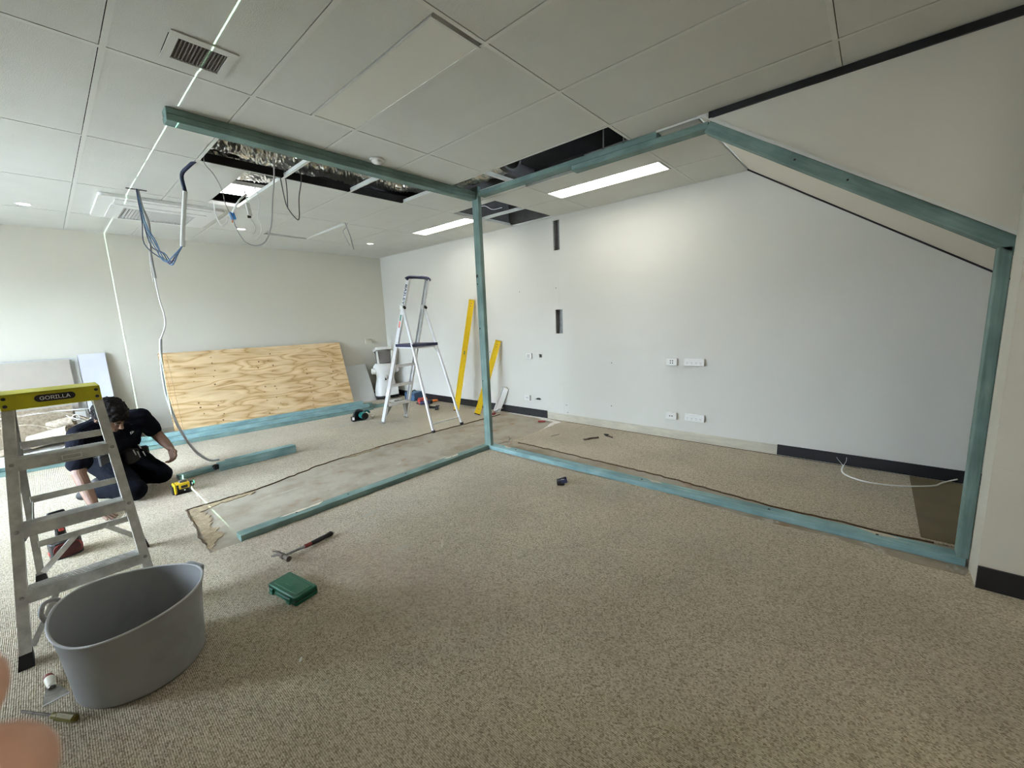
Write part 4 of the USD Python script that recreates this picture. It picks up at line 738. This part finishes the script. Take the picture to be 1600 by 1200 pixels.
# ------------------------------------------------------------------ hammer, green case, scraper, screwdriver, impact driver
t = thing('claw_hammer', 'claw hammer with black and red grip lying on the carpet', 'hammer', loc=(.765, 2.585, 0), rot=(0, 0, 9))
obj('shaft', tube([(.0, 0, .030), (.12, 0, .022), (.16, 0, .020)], [.008, .0085, .011], 12, 4), 'steel', t, smooth=True); obj('red_band', tube([(.135, 0, .021), (.185, 0, .019)], .0128, 12, 0), 'dark_red', t, smooth=40)
obj('grip', tube([(.18, 0, .019), (.22, 0, .018), (.28, 0, .018), (.315, 0, .019), (.325, 0, .019)], [.013, .015, .014, .017, .014], 12, 5), 'black', t, smooth=True); obj('butt_cap', cyl((.322, 0, .019), (.334, 0, .019), .014, .011, 12), 'steel', t, smooth=40)
hd = obj('head', [cyl((-.0, -.012, .030), (.0, -.050, .029), .012, .012, 14), cyl((0, -.048, .029), (0, -.064, .029), .0155, .0165, 16), bx(-.013, .013, -.014, .018, .014, .046, .005)], 'rust_steel', t)
for s in (-1, 1): obj('claw', tube([(.002 * s, .015, .034), (.004 * s - .004, .04, .036 + .004 * s), (-.014 + .006 * s, .062, .036 + .010 * s), (-.028 + .006 * s, .075, .036 + .014 * s)], [.010, .009, .006, .002], 8, 5), 'rust_steel', t, smooth=True)
t = thing('green_case', 'small dark green plastic tool case with two latches on the carpet', 'tool case', loc=(.683, 2.222, 0), rot=(0, 0, -80.5))
def rb(x0, x1, y0, y1, z0, z1, r=.012): 
    P = [];
    for sx, X in ((1, x0), (-1, x1)):
        for sy, Y in ((1, y0), (-1, y1)):
            for a in np.linspace(0, math.pi / 2, 4):
                for dz, e in ((z0, .003), (z0 + .003, 0), (z1 - .005, 0), (z1, .005)): P.append((X + sx * (r - (r - e) * math.cos(a)), Y + sy * (r - (r - e) * math.sin(a)), dz))
    return hullp(P)
obj('base', rb(-.128, .128, -.062, .062, 0, .022), 'green_case', t); obj('lid', rb(-.128, .128, -.062, .062, .025, .046), 'green_case', t); obj('seam', bx(-.125, .125, -.059, .059, .020, .027), 'black', t)
obj('lid_panel', rb(-.098, .112, -.045, .045, .042, .0485, .008), 'green_case', t); obj('badge', extr(sbox(-.03, -.012, .012, .012).buffer(.004), .002, .048), 'green_case', t)
for x in (-.082, .078): obj('latch', [bx(x - .017, x + .017, -.072, -.060, .010, .036, .003), bx(x - .017, x + .017, -.076, -.066, .006, .016, .002)], 'green_case', t)
obj('rib', [bx(.128, .133, -.03, .03, .01, .022, .002)], 'green_case', t)
t = thing('scraper', 'stripping knife with red and cream handle lying left of the tub', 'scraper', loc=(-.178, 2.375, 0), rot=(0, 0, 96))
obj('blade', hullp([(-.09, -.036, 0), (-.09, .036, 0), (-.09, -.036, .002), (-.09, .036, .002), (-.0, -.016, .004), (-.0, .016, .004), (-.0, -.016, .008), (-.0, .016, .008)]), 'steel', t); obj('edge', bx(-.094, -.089, -.036, .036, 0, .0028), 'alu', t)
obj('handle', bones([((.0, 0, .014), .013, (.045, 0, .015), .017)], .008, 4), 'cream_plastic', t, smooth=True); obj('handle_end', bones([((.056, 0, .016), .016, (.07, 0, .016), .014)], .008, 3), 'dark_red', t, smooth=True); obj('ferrule', cyl((-.012, 0, .009), (.004, 0, .012), .011, .013, 12), 'steel', t, smooth=40)
t = thing('screwdriver', 'screwdriver with a translucent yellow-brown handle at the bottom-left of the carpet', 'screwdriver', mat=frame((-.255, 2.30, .010), (-.120, 2.085, .014)))
obj('shaft', cyl((0, 0, 0), (.155, 0, 0), .0042, .0042, 12), 'rust_steel', t, smooth=40)
hx = Polygon([(.0145 * math.cos(a) * (1 if k % 2 else .86), .0145 * math.sin(a) * (1 if k % 2 else .86)) for k, a in enumerate(np.linspace(0, 2 * math.pi, 12, endpoint=False))])
g1 = extr(hx, .075); g1.apply_transform(np.array([[0, 0, 1, .172], [1, 0, 0, 0], [0, 1, 0, 0], [0, 0, 0, 1.]])); obj('grip', g1, 'screwdriver_grip', t); obj('grip_neck', tube([(.148, 0, 0), (.158, 0, 0), (.166, 0, 0), (.176, 0, 0)], [.011, .010, .0095, .0135], 12, 3), 'screwdriver_grip', t, smooth=True); obj('grip_end', cyl((.246, 0, 0), (.254, 0, 0), .0135, .009, 12), 'screwdriver_grip', t)
t = thing('impact_driver', 'black impact driver standing on a red-topped battery behind the step ladder', 'impact driver', loc=(-.097, 3.83, 0), rot=(0, 0, 12))
obj('battery', rb(-.072, .072, -.060, .060, 0, .105, .035), 'black', t)
fc_ = sbox(-.066, .012, .066, .098).buffer(-.035).buffer(.035)
obj('battery_face', mv(extr(fc_, .006), (.0, -.058, 0), rx=90), 'dark_red', t)
for k in range(8): obj('vent_rib', bx(-.058 + .004 * abs(k - 3.5), .058 - .004 * abs(k - 3.5), -.067, -.063, .020 + k * .0095, .0235 + k * .0095), 'black', t)
obj('grip', bones([((0, .045, .10), .026, (0, .035, .21), .022)], .012, 4), 'black', t, smooth=True); obj('motor_housing', bones([((.015, .05, .235), .035, (-.10, .02, .235), .033)], .014, 4), 'black', t, smooth=True); obj('nose', cyl((-.10, .02, .235), (-.16, .005, .235), .026, .014, 16), 'grille_dark', t, smooth=40); obj('cap', bones([((-.03, .05, .275), .012, (.03, .05, .275), .012)], .01, 2), 'black', t, smooth=True)
obj('trigger', bx(-.012, .012, -.0, .02, .16, .20, .004), 'red', t); obj('belt_tag', bx(-.075, -.045, -.0, .03, .02, .045, .003), 'red', t)

# ------------------------------------------------------------------ laser level
ll = thing('laser_level', 'yellow and black laser level on the carpet throwing a green line', 'laser level', loc=(.615, 4.47, 0), rot=(0, 0, 0))
obj('body', bx(-.045, .058, -.042, .042, .012, .088, .008), 'black', ll); obj('side_guard', bx(-.060, -.040, -.048, .048, .006, .095, .008), 'yellow_level', ll); obj('side_cap', bx(-.072, -.058, -.040, .040, .004, .08, .006), 'black', ll)
obj('front_panel', bx(-.025, .050, -.047, -.040, .045, .085, .004), 'yellow_level', ll); obj('window', bx(-.010, .035, -.049, -.046, .052, .075, .001), 'black', ll); obj('button', mv(lathe([(0, 0), (.006, 0), (.005, .003), (0, .004)], 10), (.012, -.042, .03), rx=90), 'white_plastic', ll)
obj('top_turret', bx(-.015, .04, -.02, .02, .086, .112, .006), 'grille_dark', ll); obj('base', bx(-.055, .06, -.045, .045, 0, .012, .004), 'black', ll); obj('yellow_top', bx(-.042, .052, -.044, .044, .084, .093, .003), 'yellow_level', ll)
# the emitter: a small lamp between two discs a hair apart lets out a fan of light
XE, ZE, RD, GAP = .074, .062, .026, .00004
for s in (-1, 1):
    d = cyl((XE + s * GAP / 2, 0, ZE), (XE + s * (GAP / 2 + .010), 0, ZE), RD, RD * (.9 if s > 0 else 1), 48); obj('emitter_disc', d, 'black', ll)
obj('emitter_lens', lathe([(0, 0), (.014, 0), (.012, .006), (0, .007)], 18), 'laser_lens', ll, loc=(XE + .0102, 0, ZE + .008), rot=(0, 90, 0))
lz = UsdLux.SphereLight.Define(stage, ll + '/laser_diode'); lz.CreateRadiusAttr(.000012); lz.CreateColorAttr(Gf.Vec3f(.55, 1., .68)); lz.CreateNormalizeAttr(True); lz.CreateIntensityAttr(LASER); lz.AddTranslateOp().Set(Gf.Vec3d(XE, 0, ZE))

# ------------------------------------------------------------------ the kneeling man
mn = thing('person', 'man in dark work clothes kneeling on the carpet, head bent over the laser level', 'person')
Hd = np.array([.272, 4.64, .735]); Nk = np.array([.285, 4.80, .66]); Ch = np.array([.275, 4.90, .55]); Wa = np.array([.26, 5.02, .42]); Pv = np.array([.25, 5.08, .31])
SR, ER, WR, = np.array([.085, 4.79, .60]), np.array([.035, 4.63, .32]), np.array([.080, 4.425, .060])     # arm on the left of the picture
SL, EL, WL = np.array([.475, 4.90, .655]), np.array([.575, 4.93, .455]), np.array([.628, 4.78, .345])      # arm on the right
H1, K1, A1, T1 = Pv + [-.06, -.04, -.02], np.array([.33, 4.60, .085]), np.array([.11, 4.93, .075]), np.array([.03, 5.02, .04])
H2, K2, A2, T2 = Pv + [.09, .0, .0], np.array([.535, 4.83, .115]), np.array([.20, 5.12, .08]), np.array([.06, 5.20, .045])
fwd = np.array([.52, -.62, -.70]); fwd /= np.linalg.norm(fwd); upv = np.array([.10, -.42, .9]); upv -= fwd * (upv @ fwd); upv /= np.linalg.norm(upv); sdv = np.cross(fwd, upv)
def hp(a, b, c): return Hd + sdv * a + fwd * b + upv * c
head = [(hp(0, -.015, .045), .088, hp(0, .02, .035), .080), (hp(0, .03, 0), .072, hp(0, .045, -.07), .048), (hp(0, .05, -.03), .055, hp(0, .055, -.085), .030), (hp(0, -.02, 0), .07, Nk, .058), (Nk, .06, Ch + [0, -.02, .06], .085)]
face = [(hp(0, .098, .008), .010, hp(0, .118, -.030), .014), (hp(0, .118, -.032), .013, hp(0, .100, -.036), .014), (hp(.030, .092, .025), .014, hp(-.030, .092, .025), .014), (hp(.018, .088, -.066), .010, hp(-.018, .088, -.066), .010), (hp(0, .075, -.092), .018, hp(0, .07, -.095), .018)]
ears = [(hp(s * .078, -.012, .005), .014, hp(s * .083, -.018, -.028), .011) for s in (-1, 1)] + [(hp(s * .080, -.022, .018), .010, hp(s * .083, -.026, -.012), .010) for s in (-1, 1)]
def handb(W, d, pn, curl, s=1., flat=False):
    """wrist W, finger direction d, palm normal pn; returns bones of a palm, four fingers and a thumb"""
    d = np.array(d, float) / np.linalg.norm(d); pn = np.array(pn, float); pn -= d * (pn @ d); pn /= np.linalg.norm(pn); sd = np.cross(d, pn); B = []
    for k, o in enumerate((-.030, -.010, .010, .029)): B.append((W + sd * o * .6 * s, .014 * s, W + d * .085 * s + sd * o * s, .0115 * s))
    for k, (o, L) in enumerate(((-.031, .066), (-.0105, .078), (.0105, .073), (.030, .058))):
        p = W + d * .085 * s + sd * o * s; an = 0; dirn = d
        for f, rr in ((.45, .0092), (.32, .0085), (.25, .0075)):
            an += curl; dirn = d * math.cos(an) + pn * math.sin(an) + sd * o * 3 * (1 if flat else .4); dirn /= np.linalg.norm(dirn); q = p + dirn * L * s * f * 1.15; B.append((p, rr * s + .0005, q, rr * s)); p = q
    p = W + d * .028 * s - sd * .028 * s; q = p + (d * .6 - sd * .75 + pn * .25) * .042 * s; B.append((p, .014 * s, q, .011 * s)); r_ = q + (d * .9 - sd * .2 + pn * (.1 if flat else .5)) * .034 * s; B.append((q, .0105 * s, r_, .009 * s))
    return B
armR = [(SR, .062, ER, .044), (ER, .043, ER * .55 + WR * .45, .041), (ER * .55 + WR * .45, .041, WR, .028)]
armL = [(SL, .060, EL, .044), (EL, .044, EL * .55 + WL * .45, .041), (EL * .55 + WL * .45, .041, WL, .028)]
tors = [(SR, .065, Ch + [0, 0, .07], .10), (SL, .065, Ch + [0, 0, .07], .10), (Ch, .125, Wa, .115), (Ch + [-.10, -.03, .02], .085, Wa + [-.08, 0, 0], .09), (Ch + [.11, 0, .03], .085, Wa + [.09, .02, .0], .09), (Wa, .12, Pv, .125)]
legs = [(H1, .098, K1, .068), (K1, .062, A1, .045), (A1, .045, T1, .035), (H2, .10, K2, .070), (K2, .064, A2, .046), (A2, .045, T2, .035), (Pv + [-.07, .02, 0], .11, Pv + [.09, .02, 0], .11)]
hR = handb(WR, (.05, -.085, -.025), (.0, -.2, -1), .10, 1., True); hL = handb(WL, (.06, -.35, -.75), (-.75, -.4, .1), .62)
body = bones(head + face + ears + armR + armL + tors + legs + hR + hL, .011, 6)
bd = obj('body', body, 'skin', mn, smooth=True)
for s in (-1, 1): obj('eye', mv(lathe([(0, -.007), (.005, -.005), (.007, 0), (.005, .005), (0, .007)], 10), hp(s * .031, .094, .006)), 'eye_dark', mn)
for s in (-1, 1): obj('eyebrow', tube([hp(s * .014, .107, .024), hp(s * .030, .106, .030), hp(s * .046, .094, .024)], .005, 6, 4), 'hair', mn)
obj('mouth', tube([hp(-.020, .095, -.066), hp(0, .101, -.064), hp(.020, .095, -.066)], .0035, 6, 4), 'lip', mn)
hr_ = bones([(hp(0, -.03, .065), .098, hp(0, .028, .078), .078), (hp(0, -.05, .02), .088, hp(0, -.05, -.045), .062), (hp(.055, -.015, .045), .045, hp(.062, -.03, .0), .030), (hp(-.055, -.015, .045), .045, hp(-.062, -.03, .0), .030), (hp(0, .05, .085), .05, hp(0, .085, .062), .026), (hp(.04, .055, .07), .034, hp(.05, .07, .05), .02), (hp(-.04, .055, .07), .034, hp(-.05, .07, .05), .02)], .009, 4)
nv = hr_.vertex_normals; hr_.vertices += nv * ((meshkit.fbm(hr_.vertices * 55, 3, 2)[:, None] - .45) * .030)
obj('hair', hr_, 'hair', mn, smooth=True)
def lerp(a, b, t): return a * (1 - t) + b * t
sh = bones([(SR, .078, lerp(SR, ER, .62), .076), (SL, .074, lerp(SL, EL, .66), .066), (lerp(SR, ER, .6), .074, lerp(SR, ER, .72), .080), (Nk + [0, .03, -.03], .070, Ch, .12)] + [(p, r + .016, q, r2 + .014) for p, r, q, r2 in tors], .014, 5)
sh.vertices += sh.vertex_normals * ((meshkit.fbm(sh.vertices * 14, 3, 9)[:, None] - .5) * .022)
obj('t_shirt', sh, 'shirt', mn, smooth=True)
fc = np.array([.42, -.86, -.1]); fc /= np.linalg.norm(fc)
for k in range(6): obj('chest_print', bx(-.003, .003, -.0015, .0015, -.011, .011, .001), 'print_white', mn, mx=frame(Ch + [.11 + k * .011, -.115 + k * .012, -.005 + k * .004], Ch + [.12 + k * .011, -.106 + k * .012, -.003], (0, 0, 1)))
tr = bones([(p, r + .017, q, r2 + .014) for p, r, q, r2 in legs[:2] + legs[3:5] + legs[6:]] + [(Wa, .128, Pv, .138), (H2 + [0, 0, .02], .105, K2, .085), (H1 + [0, -.02, 0], .10, lerp(H1, K1, .8), .088)], .014, 5)
tr.vertices += tr.vertex_normals * ((meshkit.fbm(tr.vertices * 16, 3, 4)[:, None] - .5) * .024); tr.vertices[:, 2] = np.maximum(tr.vertices[:, 2], .001)
obj('trousers', tr, 'trousers', mn, smooth=True)
for A, T in ((A1, T1), (A2, T2)):
    b = bones([(A, .052, A * .5 + T * .5 - [0, 0, .01], .045), (A * .5 + T * .5 - [0, 0, .01], .045, T, .040), (A + [0, .03, .015], .05, A + [.03, .02, .06], .05)], .012, 4); b.vertices[:, 2] = np.maximum(b.vertices[:, 2], 0.0)
    obj('boot', b, 'leather', mn, smooth=True)
bl = [lerp(Wa, Pv, .3) + np.array([.145 * math.cos(a), .13 * math.sin(a), .02 * math.sin(a)]) for a in np.linspace(0, 2 * math.pi, 25)]
belt = obj('tool_belt', tube(bl, .022, 8, 0), 'leather', mn, smooth=True)
for k, (o, sz) in enumerate((((.12, -.13, -.07), .05), ((.19, -.03, -.08), .055), ((-.05, -.16, -.06), .045))):
    c = lerp(Wa, Pv, .3) + o; obj('pouch', bx(c[0] - sz, c[0] + sz, c[1] - .03, c[1] + .03, c[2] - .07, c[2] + .06, .012), 'leather', belt)
for k, (dx, dz, L) in enumerate(((.06, .0, .05), (.085, -.02, .06), (.12, -.03, .045), (.10, .04, .04))):
    c = lerp(Wa, Pv, .3) + [.07 + dx, -.165, -.01 + dz]; obj('tool_tip', cyl(c, c + [.012, -.008, -L], .005, .004, 8), 'steel', belt, smooth=40)

# ------------------------------------------------------------------ the photographer's fingers close to the lens
ex, ey, ez = np.array(RIGHT), np.array(UP), -np.array(BACK); C0 = np.array([0, 0, CAM_Z])
def cp_(x, y, z): return C0 + ex * x + ey * y + ez * z     # metres right, up, forward of the phone
ph = thing('person', 'out-of-focus fingertips of the person holding the camera, bottom left corner', 'person')
W0 = cp_(-.150, -.090, .012)
fb = [(cp_(-.150, -.16, -.06), .030, W0, .026), (W0, .026, cp_(-.115, -.075, .03), .020), (W0 + ey * -.02, .022, cp_(-.115, -.100, .035), .018), (W0, .024, cp_(-.118, -.055, .022), .016), (W0 + ey * .01, .02, cp_(-.12, -.035, .012), .014)]
for a, b, c, d, r in (((-.140, -.105, .047), (-.1135, -.090, .063), (-.0987, -.0755, .067), (-.0824, -.0628, .064), .0088), ((-.133, -.087, .043), (-.108, -.069, .061), (-.099, -.060, .066), (-.0904, -.0500, .064), .0084),
                      ((-.118, -.056, .024), (-.105, -.03, .04), (-.098, -.018, .042), (-.094, -.012, .036), .0082), ((-.12, -.036, .013), (-.115, -.012, .022), (-.112, -.004, .020), (-.110, .0, .014), .0072)):
    fb += [(cp_(*a), r * 1.12, cp_(*b), r * 1.04), (cp_(*b), r * 1.04, cp_(*c), r), (cp_(*c), r, cp_(*d), r * .93)]
fb += [(cp_(-.135, -.10, -.005), .016, cp_(-.10, -.11, -.02), .012), (cp_(-.10, -.11, -.02), .012, cp_(-.07, -.105, -.028), .010)]
obj('hand', bones(fb, .003, 8), 'skin_pale', ph, smooth=True)

# ------------------------------------------------------------------ repeats that belong together
GROUPS = {'ceiling_panel_light': 'long panel lights in the ceiling', 'downlight': 'round downlights in the ceiling', 'foil_duct': 'foil ducts in the roof void', 'power_outlet': 'outlets on the white wall', 'plywood_sheet': 'plywood sheets leaning on the back wall',
          'plasterboard_sheet': 'sheets leaning at the far left', 'timber_length': 'loose lengths of treated timber', 'spirit_level': 'yellow spirit levels', 'chisel': 'chisels on the floor', 'tie_wire': 'wire scraps on the floor', 'hanging_cable': 'cables hanging from the ceiling',
          'carpet_strip': 'cut carpet strips on the scrap pile', 'plastic_strip': 'white strips on the scrap pile', 'carpet_roll': 'rolled carpet scraps', 'white_offcut_board': 'white boards lying on the timber stack', 'cordless_drill': 'cordless drills on the floor', 'wood_shaving': 'wood slivers on the carpet', 'dust_patch': 'dust on the floor'}
for p in stage.GetPrimAtPath('/World').GetChildren():
    b = p.GetName(); b = b[:-4] if b[-4:-3] == '_' and b[-3:].isdigit() else b
    if b in GROUPS: p.SetCustomDataByKey('group', GROUPS[b])
